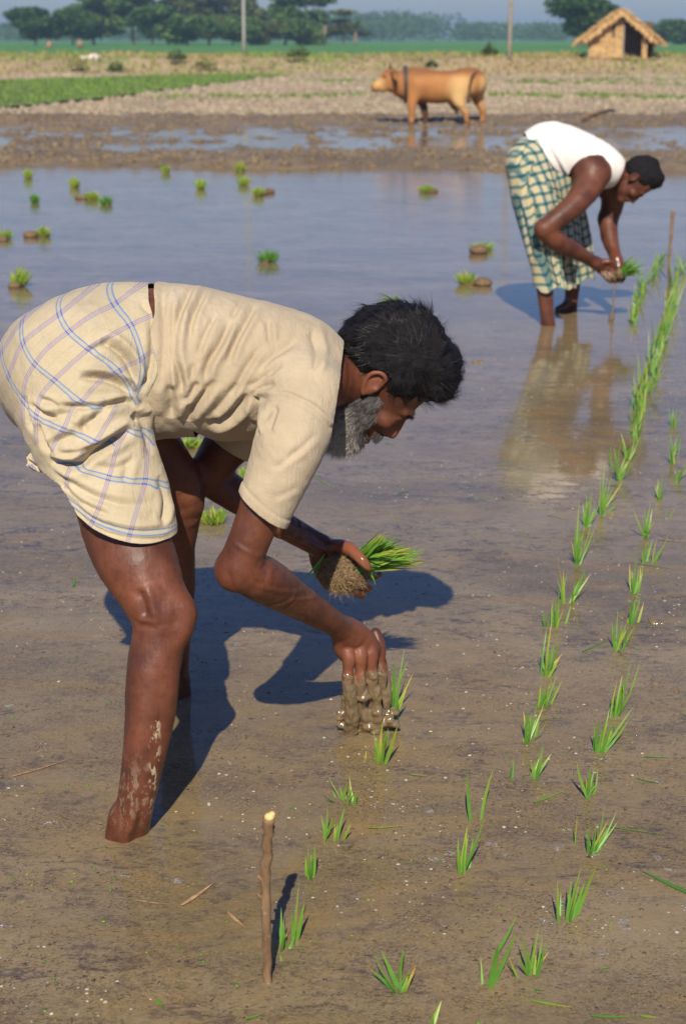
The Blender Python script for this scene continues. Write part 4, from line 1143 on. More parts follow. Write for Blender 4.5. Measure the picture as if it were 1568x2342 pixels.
# ---- shirt
s = SDF()
s.add(T([(330, 815, YT, 171, 1.15), (380, 818, YT, 168, 1.15), (440, 824, YT, 168, 1.13), (520, 842, YT, 166, 1.1), (600, 846, YT, 153, 1.15), (668, 856, YT, 138, 1.2), (715, 872, YT, 108, 1.25), (770, 885, YT + .02, 80, 1.0)], 3), 0)
s.add(T([(698, 900, 2.80, 92), (668, 1000, 2.725, 84), (640, 1075, 2.70, 75), (606, 1158, 2.682, 66), (580, 1220, 2.675, 64)], 3), .035)
s.add(T([(665, 890, 3.06, 92), (590, 965, 3.11, 76), (530, 1010, 3.13, 68)], 3), .035)
s.add(T([(310, 905, YT - .02, 70, 1.5), (350, 925, YT - .02, 78, 1.5), (400, 915, YT - .02, 72, 1.5)], 2), .03)     # slack belly of the cloth
V_, F_ = mesh_sdf(s, (-.6, 2.4, .35), (.3, 3.45, 1.35), .0032)
V_ = relax(V_, F_, 2)
N_ = normals(V_, F_)
SS = [([(430, 200), (375, 320), (350, 430)], 12, .006), ([(520, 230), (445, 400), (430, 530)], 11, .005), ([(700, 430), (640, 560), (565, 680), (540, 810)], 13, .0075), ([(860, 355), (745, 540), (690, 690)], 12, .0065),
      ([(950, 440), (970, 570)], 10, .004), ([(905, 590), (800, 740), (720, 900)], 12, .005), ([(1060, 670), (900, 800), (820, 840)], 10, .004), ([(1010, 790), (870, 860)], 9, .004),
      ([(345, 330), (335, 600), (380, 800), (392, 960)], 14, .010), ([(285, 280), (300, 640), (300, 930)], 13, .008), ([(330, 820), (318, 950), (305, 1060)], 20, .009),
      ([(878, 900), (886, 1000), (912, 1090)], 11, .007), ([(1035, 910), (985, 1040)], 10, .004), ([(955, 1000), (995, 930), (1040, 905)], 8, .003),
      ([(610, 790), (450, 1000), (415, 1090)], 16, .008), ([(825, 890), (700, 1050), (540, 1130)], 18, .009), ([(760, 820), (650, 960), (560, 1060)], 15, .006), ([(500, 800), (400, 940)], 13, .006),
      ([(600, 380), (520, 540), (500, 640)], 10, .004), ([(1150, 560), (1000, 640), (900, 730)], 12, .004), ([(200, 180), (250, 400), (262, 620), (240, 850)], 16, .007),
      ([(1240, 520), (1290, 640), (1260, 700)], 14, .005), ([(780, 300), (700, 420)], 10, .003), ([(470, 680), (440, 800)], 9, .003), ([(1290, 1060), (1130, 1190)], 12, .0016), ([(1200, 1130), (1020, 1260)], 10, .0016),
      ([(1180, 1380), (1000, 1440)], 12, .0010)]
dsp = strokes(V_, N_, SS, z6, 2.72)
seam = np.array([P(*z6(q), 2.72)[[0, 2]] for q in ((880, 900), (950, 865), (1090, 835), (1250, 890), (1340, 970), (1392, 1035))])
d_, t_, _ = poly_dist(V_[:, (0, 2)], catmull(seam, 3)); dsp += np.where(N_[:, 1] < .1, .0024 * np.exp(-(d_ / .0035) ** 2) - .002 * np.exp(-((d_ - .007) / .004) ** 2), 0)
hemA, hemB = P(553, 1128, 2.68), P(653, 1203, 2.68)
hd_ = (hemB - hemA) / np.linalg.norm(hemB - hemA); hn_ = np.array((hd_[2], 0, -hd_[0])); hn_ = hn_ if hn_[2] > 0 else -hn_      # up the sleeve
hs = (V_ - hemA) @ hn_; dsp += np.where((V_[:, 1] < 2.86) & (V_[:, 0] > hemA[0] - .05), .0016 * np.exp(-((hs - .017) / .003) ** 2) * -1 + .0012 * (np.abs(hs - .007) < .008), 0)
p_ = V_ * (1, 1, 1)
rot = np.stack((p_[:, 0] * .8 + p_[:, 2] * .6, p_[:, 1], -p_[:, 0] * .6 + p_[:, 2] * .8), 1)
wr_ = noise3(rot * (2.6, 1.0, .8), 16, 41, 3); dsp += .0020 * wr_ * np.clip((.06 - V_[:, 0]) * 6, .12, 1.2)
V_ = V_ + N_ * dsp[:, None]
# openings: lower hem, collar, sleeves
hx = np.array([P(*q, 2.75)[[0, 2]] for q in ((272, 560), (284, 640), (320, 668), (340, 730), (352, 811), (352, 870), (338, 930), (302, 968), (290, 1010), (280, 1100))])
hx = hx[np.argsort(hx[:, 1])]; low = np.interp(V_[:, 2], hx[:, 1], hx[:, 0]) + .006 * np.sin(V_[:, 2] * 55) - V_[:, 0]
nk = P(771, 870, YT); g_neck = (V_ - nk) @ np.array((.985, 0, -.17)) + .04 * ((V_[:, 1] - YT) / .15) ** 2 * 0
near = V_[:, 1] < YT
g_slv = np.where(near & (V_[:, 0] > hemA[0] - .1) & (V_[:, 2] < .80), -hs + .0, -1)
hf = P(520, 1012, 3.13); g_far = np.where((~near) & (V_[:, 0] > -.35) & (V_[:, 2] < .72), (V_ - hf) @ np.array((-.55, 0, -.83)), -1)
g = np.maximum.reduce([low, g_neck, g_slv, g_far])
V_, F2, _ = clip_mesh(V_, F_, g)
finish('shirt', V_, F2, M_SHIRT, man, .0028)

# ---- lungi
s = SDF()
s.add(T([(150, 852, YT, 158, 1.10), (230, 820, YT, 166, 1.12), (300, 806, YT, 160, 1.15), (350, 806, YT, 156, 1.15)], 3), 0)
s.add(T([(168, 850, 2.83, 160, .9), (192, 960, 2.79, 140, .95), (225, 1060, 2.765, 125, .95), (255, 1140, 2.735, 118, .95), (285, 1228, 2.70, 114, .98), (300, 1290, 2.69, 108, .98)], 3), .05)
s.add(T([(150, 870, 3.02, 150, .95), (215, 960, 3.04, 122, .95), (290, 1020, 3.06, 104, .95)], 3), .06)
s.add(T([(255, 960, 2.80, 70), (300, 1040, 2.78, 52), (335, 1120, 2.745, 46), (352, 1200, 2.71, 40)], 2), .04)
V_, F_ = mesh_sdf(s, (-.85, 2.4, .25), (-.15, 3.45, 1.35), .0030)
V_ = relax(V_, F_, 2); N_ = normals(V_, F_)
LS = [([(700, 665), (820, 730), (930, 860), (985, 1060)], 13, .010), ([(560, 915), (740, 940), (880, 1010), (930, 1090)], 13, .010), ([(400, 1120), (700, 1140), (900, 1130), (970, 1190)], 10, .007),
      ([(300, 1230), (420, 1190), (560, 1160)], 16, .006), ([(580, 1310), (700, 1210), (790, 1160)], 15, .008), ([(350, 1440), (430, 1380), (560, 1330)], 13, .005), ([(340, 1560), (560, 1560), (720, 1450), (960, 1330)], 15, .017),
      ([(420, 1490), (560, 1480), (700, 1410)], 12, .007), ([(320, 1600), (500, 1700), (800, 1800), (1150, 1860)], 13, .004), ([(440, 1780), (700, 1930), (1000, 2005), (1290, 2050)], 10, .005),
      ([(480, 1850), (740, 1990), (1020, 2055), (1300, 2110)], 8, .004), ([(420, 1700), (600, 1830), (850, 1900)], 11, .004), ([(1000, 1210), (1080, 1420), (1110, 1560)], 14, .007), ([(960, 1230), (1010, 1300)], 12, .007),
      ([(1180, 1700), (1250, 1850), (1240, 2020)], 11, .006), ([(150, 1120), (260, 1190), (400, 1230)], 10, .004), ([(110, 1080), (150, 1240), (200, 1360)], 10, .005), ([(960, 430), (1080, 520)], 9, .003),
      ([(1060, 520), (1090, 640), (1085, 900), (1000, 1100)], 12, .006), ([(600, 740), (700, 700), (790, 650)], 10, .003), ([(480, 420), (560, 370)], 9, .002), ([(250, 1090), (330, 1100), (420, 1140)], 9, .004),
      ([(640, 1160), (600, 1260), (640, 1330)], 12, .003), ([(960, 1550), (930, 1700)], 14, .003), ([(230, 1280), (300, 1420), (350, 1500)], 12, .007), ([(700, 1560), (860, 1590), (1000, 1540)], 10, .0025)]
dsp = strokes(V_, N_, LS, z5, 2.64)
rot = np.stack((V_[:, 0] * .86 - V_[:, 2] * .5, V_[:, 1], V_[:, 0] * .5 + V_[:, 2] * .86), 1)
dsp += .0018 * noise3(rot * (.9, 1.2, 2.6), 15, 51, 3)
V_ = V_ + N_ * dsp[:, None]
BL = [[(-260, 60), (-60, 400), (20, 560), (70, 680), (180, 820), (360, 940), (590, 1100), (750, 1148)], [(60, -60), (190, 200), (270, 340), (345, 470), (450, 590), (620, 720), (850, 900), (940, 1060), (1000, 1180)],
      [(400, -120), (500, 80), (570, 210), (640, 300), (760, 430), (920, 590), (1020, 830), (1010, 1010), (960, 1120)], [(740, -160), (840, 0), (910, 120), (1030, 300), (1130, 500), (1170, 700), (1160, 1000), (1100, 1150)],
      [(-220, 700), (-20, 1000), (60, 1080), (210, 1220), (460, 1300), (730, 1390), (860, 1420)], [(380, 1560), (480, 1560), (540, 1570), (820, 1650), (1090, 1710), (1190, 1765), (1300, 1830)], [(300, 1720), (400, 1780), (480, 1830), (730, 1940), (1000, 2010), (1290, 2062), (1400, 2075)], [(925, 1335), (1040, 1400), (1130, 1510)]]
PL = [[(-200, 900), (-40, 640), (20, 560), (130, 450), (270, 360), (420, 275), (560, 200), (700, 120)], [(-60, 1000), (0, 850), (40, 750), (90, 670), (200, 580), (340, 480), (500, 360), (640, 280), (750, 200), (920, 110), (1050, 60)],
      [(100, 1300), (95, 1180), (100, 1090), (120, 960), (200, 820), (300, 700), (460, 580), (600, 490), (760, 430), (900, 345), (1040, 300), (1120, 330)], [(230, 1450), (220, 1330), (225, 1200), (260, 1060), (360, 940), (500, 810), (620, 710), (720, 655), (900, 580), (1040, 530), (1180, 500)],
      [(350, 1480), (410, 1360), (470, 1270), (510, 1150), (590, 1090), (700, 970), (840, 900), (950, 860), (1090, 780), (1190, 740)], [(480, 1760), (490, 1650), (510, 1590)], [(590, 1500), (620, 1460)],
      [(640, 2130), (690, 2000), (760, 1850), (820, 1650), (870, 1450), (930, 1340)], [(700, 1400), (770, 1290), (850, 1150)], [(950, 2200), (990, 2090), (1040, 1900), (1085, 1720), (1080, 1560), (1060, 1480)]]
def nearest(curves):
    best = np.full(len(V_), .5)
    for cvr in curves:
        ln = catmull(np.array([P(*z5(q), 2.64)[[0, 2]] for q in cvr]), 3); d, t, sg = poly_dist(V_[:, (0, 2)], ln)
        d = np.where((t <= 0) | (t >= 1), .5, d); best = np.where(np.abs(d) < np.abs(best), d * sg, best)
    return best
ab, apu = nearest(BL), nearest(PL)
hemL = [(60, 1120), (119, 1135), (167, 1190), (209, 1208), (299, 1233), (388, 1250), (430, 1262)]
hz_ = np.array([P(*q, 2.61)[[0, 2]] for q in hemL]); near = V_[:, 1] < 2.93
g_h = np.where(near, np.interp(V_[:, 0], hz_[:, 0], hz_[:, 1]) - V_[:, 2] + (V_[:, 1] - 2.7) * .1, -1)
pf = P(318, 1020, 3.06); g_f = np.where(~near, (V_ - pf) @ np.array((.70, 0, -.714)), -1)
# the split between the two legs under the body
hxl = np.array([P(*q, 2.75)[[0, 2]] for q in ((262, 560), (272, 640), (318, 690), (338, 740), (362, 811), (366, 870), (360, 930), (350, 1010), (400, 1100))])
hxl = hxl[np.argsort(hxl[:, 1])]; g_w = np.where(V_[:, 2] > P(350, 985, 2.8)[2], V_[:, 0] - np.interp(V_[:, 2], hxl[:, 1], hxl[:, 0]) - .0, -1)
V_, F2, at_ = clip_mesh(V_, F_, np.maximum.reduce([g_h, g_f, g_w]), {'blue': ab, 'purple': apu})
lungi = finish('lungi', V_, F2, M_LUNGI, man, .0026, at_)
# knot at the back of the thigh
s = SDF()
for (px, py, r) in ((92, 1052, 16), (78, 1046, 12), (74, 1062, 9), (104, 1068, 15), (86, 1068, 10)): s.add(ell(P(px, py, 2.80), [M(r, P(px, py, 2.8))] * 3 * np.array((1.2, 1, .7))), .006)
s.disp(lambda Q: (.003 * np.sin(Q[..., 0] * 300 + Q[..., 2] * 420 + 2 * np.sin(Q[..., 1] * 300))).astype(np.float32), .003)
c = P(90, 1056, 2.8); V_, F_ = mesh_sdf(s, c - .07, c + .07, .002)
finish('knot', V_, F_, M_LUNGI, lungi, 0, {'blue': noise3(V_, 50, 3, 1) * .03 + .012, 'purple': noise3(V_, 40, 5, 1) * .03 + .01})

# ---- hair, beard, brows
hairline = [(-200, -70), (-148, -72), (-120, -88), (-92, -86), (-72, -40), (-56, -2), (-40, 8), (-22, 6), (-12, -14), (5, -38), (18, -30), (41, -4), (58, 10), (71, 26), (90, 20), (200, -20)]
hb_ = hair_on(h1, man, M_HAIR, [((-40, 40, 0), (122, 114, 97), .0), ((42, 80, 0), (50, 54, 70), .03), ((74, 58, 10), (24, 30, 48), .02), ((-118, -8, 0), (50, 70, 66), .03)], hairline, 15000, (-30, 74, 98), .046, .00044, .03, nd=(.10, .22))
s = SDF()
for (c_, r_, k_) in (((-14, -80, 56), (18, 22, 9), .01), ((-14, -80, -56), (18, 22, 9), .01), ((-20, -112, 46), (34, 38, 18), .02), ((-20, -112, -46), (34, 38, 18), .02), ((6, -145, 0), (42, 42, 54), .03), ((18, -184, 0), (48, 46, 46), .03), ((-4, -206, 0), (44, 34, 38), .02), ((26, -168, 0), (40, 30, 40), .02)):
    s.add(h1.E(c_, r_), k_)
s.sub(h1.E((72, -142, 0), (18, 12, 22)), .004)
s.disp(lambda Q: (.003 * noise3(h1.l(Q) / 14, 1.0, 14, 2)).astype(np.float32), .004)
V_, F_ = mesh_sdf(s, h1.c - .23, h1.c + .15, .0026)
def grey(pl): return np.clip(.42 + .012 * (-(pl[:, 1]) - 110) - .010 * np.abs(pl[:, 0] + 8 + (pl[:, 1] + 150) * .1) + .35 * noise3(pl / 22, 1.0, 60, 2), .05, .9)
bd = finish('beard', V_, F_, M_BEARD, man, 0, {'tint': np.clip(grey(h1.l(V_)) * .55, 0, 1)})
pts, nr = sample(V_, F_, 11000); pl = h1.l(pts)
d = np.stack((pl[:, 0] * .004 - .15, -np.ones(len(pl)), pl[:, 2] * .005), 1) + noise3(pl / 18, 1.0, 61, 2)[:, None] * np.array((.8, .1, .5)) + noise3(pl / 18, 1.0, 62, 2)[:, None] * np.array((.2, .3, -.5))
d = d @ h1.R; d = d + nr * .70; d /= np.linalg.norm(d, axis=1, keepdims=True)
V3, F3, tn = strands(pts - nr * .002, d, RNG.uniform(.4, 1, len(pts)) * .017, .00040, np.clip(grey(pl) + .12 + RNG.normal(size=len(pl)) * .28, 0, 1), .30)
q_ = finish('strands', V3, F3, M_BEARD, bd, 0, {'tint': tn}); q_['kind'] = 'stuff'
# moustache and eyebrows: short stiff hairs
def hair_patch(name, h, par, boxes, mat, ln, wd, tint):
    Ps, Ds, Tt = [], [], []
    for (c_, ext, dr, n) in boxes:
        q = np.asarray(c_) + RNG.uniform(-1, 1, (n, 3)) * ext; Ps.append(h.c + (q * h.k) @ h.R)
        dd = np.asarray(dr, float) + RNG.normal(size=(n, 3)) * .25; dd = dd @ h.R; Ds.append(dd / np.linalg.norm(dd, axis=1, keepdims=True)); Tt.append(RNG.uniform(*tint, n))
    V3, F3, tn = strands(np.concatenate(Ps), np.concatenate(Ds), ln, wd, np.concatenate(Tt), .1, seg=3)
    return finish(name, V3, F3, mat, par, 0, {'tint': tn})
hair_patch('moustache', h1, man, [((70, -118, 12 * q_), (10, 10, 16), (.3, -1, .5 * q_), 1100) for q_ in (-1, 1)], M_BEARD, .011, .0004, (0, .35))
for q_ in (-1, 1):
    hair_patch('eyelash', h1, man, [((71, -57, 31 * q_), (2, 1.5, 14), (.6, -.8, .2 * q_), 90)], M_HAIR, .004, .0005, (0, .3))
    hair_patch('sideburn', h1, man, [((4, -62, 66 * q_), (11, 16, 3), (.1, -1, .15 * q_), 420), ((-6, -62, 70 * q_), (16, 14, 4), (.1, -1, .25 * q_), 420), ((24, -92, 60 * q_), (12, 14, 4), (.1, -1, .2 * q_), 260), ((8, -90, 62 * q_), (16, 16, 4), (.1, -1, .2 * q_), 520), ((-14, -88, 64 * q_), (14, 20, 4), (.0, -1, .2 * q_), 420), ((22, -118, 50 * q_), (12, 16, 6), (.2, -1, .2 * q_), 420)], M_BEARD, .013, .00038, (.1, .62))
hair_patch('eyebrow', h1, man, [((82, -31, 18), (5, 4, 10), (.5, .1, .8), 130), ((76, -29, 36), (4, 4, 10), (.1, -.2, 1), 110)], M_HAIR, .008, .0004, (0, .5))
hair_patch('eyebrow', h1, man, [((82, -31, -18), (5, 4, 10), (.5, .1, -.8), 130), ((76, -29, -36), (4, 4, 10), (.1, -.2, -1), 110)], M_HAIR, .008, .0004, (0, .5))

# ---------------------------------------------------------------- wet mud pulled up by the planting hand
s = SDF()
for (pts_, k_) in (([(796, 1545, 2.968, 13), (795, 1562, 2.968, 10), (801, 1582, 2.972, 15), (803, 1608, 2.98, 13), (805, 1636, 2.99, 18), (801, 1668, 3.01, 16), (800, 1700, 3.03, 15)], 0),
                   ([(824, 1548, 2.98, 13), (826, 1566, 2.985, 9), (832, 1588, 2.99, 12), (829, 1612, 3.0, 8), (834, 1640, 3.01, 13), (832, 1690, 3.04, 13)], .003),
                   ([(850, 1545, 2.99, 13), (852, 1562, 2.995, 9), (859, 1584, 3.0, 14), (860, 1610, 3.005, 10), (863, 1638, 3.01, 17), (862, 1690, 3.04, 15)], .003),
                   ([(871, 1540, 3.02, 10), (874, 1570, 3.03, 7), (881, 1600, 3.035, 10), (883, 1622, 3.04, 8), (888, 1645, 3.04, 12), (886, 1690, 3.05, 11)], .003),
                   ([(818, 1594, 2.985, 6), (832, 1599, 2.98, 7), (846, 1594, 2.99, 6)], .003), ([(790, 1560, 2.985, 7), (787, 1600, 3.0, 8), (785, 1640, 3.02, 8)], .003)):
    s.add(T(pts_, 3), k_)
for k in range(64):
    px = RNG.uniform(774, 908); py = 1668 - 48 * RNG.random() ** 1.7 * (1 if px > 812 else .4); q = PG(px, 1672 - abs(px - 840) * .12 + RNG.normal() * 4); q[2] = max(0, M(1672 - py, q)) * .9; r = RNG.uniform(4, 9.5)
    q[1] += RNG.uniform(-.01, .03); s.add(ell(q, np.array((1.25, 1, .8)) * M(r, q)), .0025)
for (px, py, r) in ((783, 1630, 11), (777, 1642, 9), (782, 1656, 12), (900, 1656, 10), (910, 1660, 7), (888, 1645, 12), (869, 1630, 12), (852, 1640, 10), (876, 1655, 11), (845, 1662, 12), (806, 1668, 12), (862, 1618, 9), (838, 1632, 9)):
    q = P(px, py, 3.01); s.add(ell(q, np.array((1.2, 1, .85)) * M(r, q)), .003)
s.disp(lambda Q: (.0032 * noise3(Q, 85, 8, 2) + .002 * noise3(Q * (1, 1, .4), 150, 9, 1)).astype(np.float32), .004)
c = P(840, 1620, 3.0); V_, F_ = mesh_sdf(s, c - .14, c + .14, .0022); V_ = relax(V_, F_, 1, .3)
c[2] = 0; o = link('mud_clump', np_mesh('mud_clump', V_, F_), M_WETMUD); tag(base_at(o, c), "wet brown mud pulled up round the older man's planting fingers", 'mud')

# ---------------------------------------------------------------- seedling bundle in his far hand
bc = P(781, 1312, 3.115); e = empty('seedling_bundle', bc)
tag(e, "round bundle of rice seedlings in the older man's raised hand, roots towards us", 'seedlings', None)
s = SDF().add(ell(bc, np.array((44, 30, 46)) * M(1, bc)), 0).add(ell(bc + (.03, .01, .012), np.array((34, 26, 30)) * M(1, bc)), .02)
s.disp(lambda Q: (.004 * noise3(Q, 90, 8, 2)).astype(np.float32), .004)
V_, F_ = mesh_sdf(s, bc - .08, bc + .08, .0024)
rt = link('root_ball', np_mesh('root_ball', V_, F_), M_ROOT, e)
pts, nr = sample(V_, F_, 2600); dd = nr * .5 + RNG.normal(size=nr.shape) * .7; dd /= np.linalg.norm(dd, axis=1, keepdims=True)
V3, F3, tn = strands(pts, dd, RNG.uniform(.006, .018, len(pts)), .00045, RNG.random(len(pts)), .5)
n = NT('pale_root', .6, .4); n.set('Base Color', n.ramp(n.attr('tint'), [(0, (.10, .06, .03)), (.5, (.30, .19, .09)), (1, (.62, .45, .24))])); M_ROOT2 = n.m
q_ = link('roots', np_mesh('roots', V3, F3, True, {'tint': tn}), M_ROOT2, rt); q_['kind'] = 'stuff'
k = 260; st0 = P(812, 1290, 3.12); b0 = st0 + RNG.normal(size=(k, 3)) * (.006, .012, .010)
tx = RNG.uniform(0, 1, k); ty = RNG.uniform(0, 1, k)
tips = np.array([P(872 + 112 * a_, 1212 + 84 * a_ + 8 - 30 * c_ * a_ + RNG.normal() * 9, 3.12 + RNG.normal() * .035) for a_, c_ in zip(tx, ty)])
mid_ = b0 + (tips - b0) * RNG.uniform(.62, 1.06, (k, 1))
tint = RNG.random(k); V_, F_, tn = blades(b0, mid_, RNG.uniform(.0045, .0078, k), RNG.uniform(-.07, .07, k), 5, .05 + .1 * tint, np.where(tint > .62, RNG.uniform(.7, 1, k), RNG.uniform(.1, .5, k)), side=RNG.normal(size=(k, 3)) * (.5, .4, 1))
q_ = link('blades', np_mesh('blades', V_, F_, True, {'tint': tn}), M_RICE, e); q_['kind'] = 'stuff'
b0 = np.array([P(742, 1268, 3.11)] * 4 + [P(842, 1306, 3.08)] * 3); tips = np.array([P(700, 1335, 3.12), P(712, 1322, 3.11), P(690, 1330, 3.1), P(715, 1345, 3.1), P(868, 1358, 3.1), P(860, 1340, 3.1), P(857, 1330, 3.08)])
for i in range(7):
    V_, F_, tn = blades(b0[i], tips[i], .0045, .06, 5, .1, .4); link('leaf', np_mesh('leaf', V_, F_, True, {'tint': tn}), M_RICE, e)

# ================================================================ the younger man behind
man2 = empty('person', P(1255, 735, 8.05) * (1, 1, 0))
tag(man2, 'young man in white sleeveless vest and green checked lungi stooping over the far row', 'person')
YB = 8.15
h2 = Head(1466, 415, 8.12, (.42, .91), (.91, -.42), 1 / 1210, roll=.12, turn=.18)
b = SDF()
b.add(T([(1222, 365, YB, 52, 1.15), (1262, 344, YB, 56, 1.15), (1325, 365, YB, 55, 1.2), (1372, 382, YB, 44, 1.35), (1402, 392, YB, 27, 1.2)], 2), 0)
b.add(T([(1395, 390, YB, 26), (1425, 405, YB, 20), (1450, 412, YB, 18)], 2), .03)
b.add(T([(1215, 400, 8.03, 42), (1230, 500, 7.98, 38), (1240, 590, 7.95, 27), (1244, 640, 7.94, 21), (1247, 690, 7.93, 17), (1251, 730, 7.92, 16), (1254, 760, 7.92, 19), (1258, 790, 7.90, 20)], 2), .04)
b.add(T([(1225, 400, 8.27, 42), (1280, 500, 8.32, 36), (1302, 590, 8.36, 25), (1308, 640, 8.38, 19), (1306, 680, 8.39, 15), (1304, 705, 8.40, 15), (1298, 735, 8.42, 18)], 2), .04)
b.add(T([(1304, 690, 8.39, 12), (1288, 703, 8.36, 11), (1276, 708, 8.34, 9)], 2), .02)
b.add(T([(1352, 398, 8.02, 40), (1346, 420, 7.99, 36), (1320, 460, 7.90, 28), (1277, 498, 7.84, 24.5), (1243, 524, 7.81, 22)], 2), .05)
b.add(T([(1243, 524, 7.81, 21), (1270, 550, 7.84, 22), (1310, 572, 7.91, 19), (1345, 592, 7.99, 14.5), (1362, 602, 8.00, 15)], 2), .02)
b.add(T([(1362, 602, 8.0, 14, .8), (1378, 612, 8.02, 17, .6), (1392, 622, 8.03, 15, .6)], 2), .012)
for (a_, m_, c_) in (((1385, 606), (1403, 610), (1408, 622)), ((1386, 614), (1404, 622), (1407, 634)), ((1384, 622), (1398, 633), (1404, 642)), ((1378, 626), (1388, 638), (1396, 645))):
    b.add(T([(*a_, 8.01, 6), (*m_, 8.00, 5.5), (*c_, 8.03, 4.5)], 3), .006)
b.add(T([(1372, 602, 8.0, 8), (1392, 598, 7.99, 6.5), (1406, 606, 8.0, 5.5)], 3), .008)
b.add(T([(1378, 402, 8.30, 34), (1402, 450, 8.32, 28), (1389, 500, 8.33, 23)], 2), .05)
b.add(T([(1389, 500, 8.33, 21), (1392, 540, 8.27, 20), (1402, 575, 8.20, 15), (1410, 596, 8.15, 14)], 2), .02)
b.add(T([(1410, 596, 8.14, 13, .8), (1414, 614, 8.12, 15, .6), (1412, 628, 8.10, 13, .6)], 2), .01)
for dx in (-8, -2, 4, 10): b.add(T([(1412 + dx, 620, 8.10, 5.5), (1416 + dx, 634, 8.08, 5), (1411 + dx, 644, 8.06, 4.2)], 3), .006)
head_ops(b, h2)
V_, F_ = mesh_sdf(b, (.75, 7.6, -.12), (1.95, 8.7, 1.35), .0052); V_ = relax(V_, F_, 1, .3)
hp = P(1395, 620, 8.05); r = np.linalg.norm(V_ - hp, axis=1); z0 = np.zeros(len(V_))
finish('body', V_, F_, M_SKIN, man2, 0, {'mud': np.clip(1.2 - r / .10, 0, .75) * (V_[:, 2] < hp[2] + .01), 'pale': z0, 'dry': z0 + .0, 'wet': np.maximum(np.clip(1.3 - r / .2, 0, .8), np.clip((.1 - V_[:, 2]) * 9, 0, 1))})
# vest
s = SDF()
s.add(T([(1205, 372, YB, 60, 1.15), (1235, 354, YB, 63, 1.15), (1262, 344, YB, 65, 1.15), (1325, 366, YB, 62, 1.2), (1372, 382, YB, 51, 1.3), (1404, 390, YB, 33, 1.3), (1425, 392, YB, 24, 1.3)], 3), 0)
V_, F_ = mesh_sdf(s, (.8, 7.7, .4), (1.8, 8.65, 1.3), .006); V_ = relax(V_, F_, 2); N_ = normals(V_, F_)
def z4(q): return (1033.9 + q[0] * .3405, 243.3 + q[1] * .3405)
dsp = 3 * strokes(V_, N_, [([(560, 200), (600, 330), (700, 470)], 22, .003), ([(640, 260), (720, 400), (780, 500)], 18, .002), ([(900, 200), (1000, 330)], 20, .0015)], z4, 7.95) + .004 * noise3(V_ * (1.5, 1, 1), 9, 3, 3)
V_ = V_ + N_ * dsp[:, None]
def sidepts(L, Yr): return np.array([P(*q, Yr)[[0, 2]] for q in L])
hm_ = sidepts(((1204, 290), (1209, 318), (1216, 350), (1238, 394), (1279, 412), (1302, 428), (1330, 440)), 7.98)
d_, t_, sg = poly_dist(V_[:, (0, 2)], hm_); g_b = -sg * d_ if True else 0
tst = P(1330, 340, 7.98)[[0, 2]]; dd0, _, s0 = poly_dist(np.array([tst]), hm_); g_b = -sg * s0[0] * d_
ar = P(1346, 408, 7.95); er = M(1, ar)
q_ = (V_ - ar) * (1, 0, 1); th = math.radians(-20)
qx = q_[:, 0] * math.cos(th) + q_[:, 2] * math.sin(th); qz = -q_[:, 0] * math.sin(th) + q_[:, 2] * math.cos(th)
g_arm = (1 - np.sqrt((qx / (43 * er)) ** 2 + (qz / (48 * er)) ** 2)) * 40 * er
g_arm = np.where(np.abs(V_[:, 1] - YB) > .055, g_arm, -1)
nk2 = P(1420, 380, YB); g_nk = (V_ - nk2) @ np.array((.93, 0, -.36))
V_, F2, _ = clip_mesh(V_, F_, np.maximum.reduce([g_b, g_arm, g_nk]))
finish('vest', V_, F2, M_VEST, man2, .003)
# lungi
s = SDF()
s.add(T([(1214, 372, YB, 56, 1.15), (1240, 358, YB, 58, 1.15), (1275, 372, YB, 54, 1.1)], 2), 0)
s.add(T([(1212, 380, 8.05, 55, 1.0), (1222, 450, 8.00, 54, 1), (1240, 540, 7.97, 46, 1), (1251, 620, 7.95, 37, 1), (1256, 690, 7.94, 37, 1)], 3), .06)
s.add(T([(1232, 380, 8.25, 58, 1.0), (1270, 460, 8.28, 58, 1), (1300, 550, 8.32, 52, 1), (1318, 630, 8.34, 42, 1), (1320, 700, 8.34, 42, 1)], 3), .07)
s.add(T([(1250, 430, 8.12, 58, 1.0), (1272, 530, 8.12, 50, 1), (1284, 640, 8.12, 32, 1), (1286, 700, 8.12, 30, 1)], 3), .06)
V_, F_ = mesh_sdf(s, (.7, 7.6, .1), (1.6, 8.75, 1.3), .006); V_ = relax(V_, F_, 2); N_ = normals(V_, F_)
SS = [([(680, 640), (640, 800), (620, 1000), (680, 1230)], 26, .009), ([(560, 330), (500, 440), (480, 600)], 22, .005), ([(620, 470), (720, 620), (760, 760)], 22, .006), ([(520, 560), (540, 760), (590, 1000)], 18, .004),
      ([(430, 600), (480, 800), (540, 1050)], 18, .004), ([(820, 700), (850, 900), (840, 1180)], 22, .007), ([(740, 900), (740, 1080), (720, 1250)], 18, .010), ([(890, 800), (900, 1000), (880, 1160)], 18, .005), ([(500, 250), (460, 330), (440, 420)], 14, .004)]
dsp = 1.6 * strokes(V_, N_, SS, z4, 7.95) + .006 * noise3(V_ * (2.2, 1.5, .35), 10, 3, 2)
V_ = V_ + N_ * dsp[:, None]
tilt = .30; pu = V_[:, 0] * 1.0 + V_[:, 2] * tilt + (V_[:, 1] - 8.1) * .6; pu += .010 * noise3(V_ * (1, 1, .5), 8, 5, 2) + dsp * 2
pv = V_[:, 2] - V_[:, 0] * .18 + .008 * noise3(V_, 7, 6, 2) + dsp
hl2 = sidepts(((1180, 640), (1226, 657), (1262, 652), (1284, 650), (1300, 668), (1320, 662), (1351, 652), (1400, 640)), 8.05)
g_h = np.interp(V_[:, 0], hl2[:, 0], hl2[:, 1]) + .012 * np.sin(V_[:, 0] * 60) + (V_[:, 1] - 8.05) * -.02 - V_[:, 2]
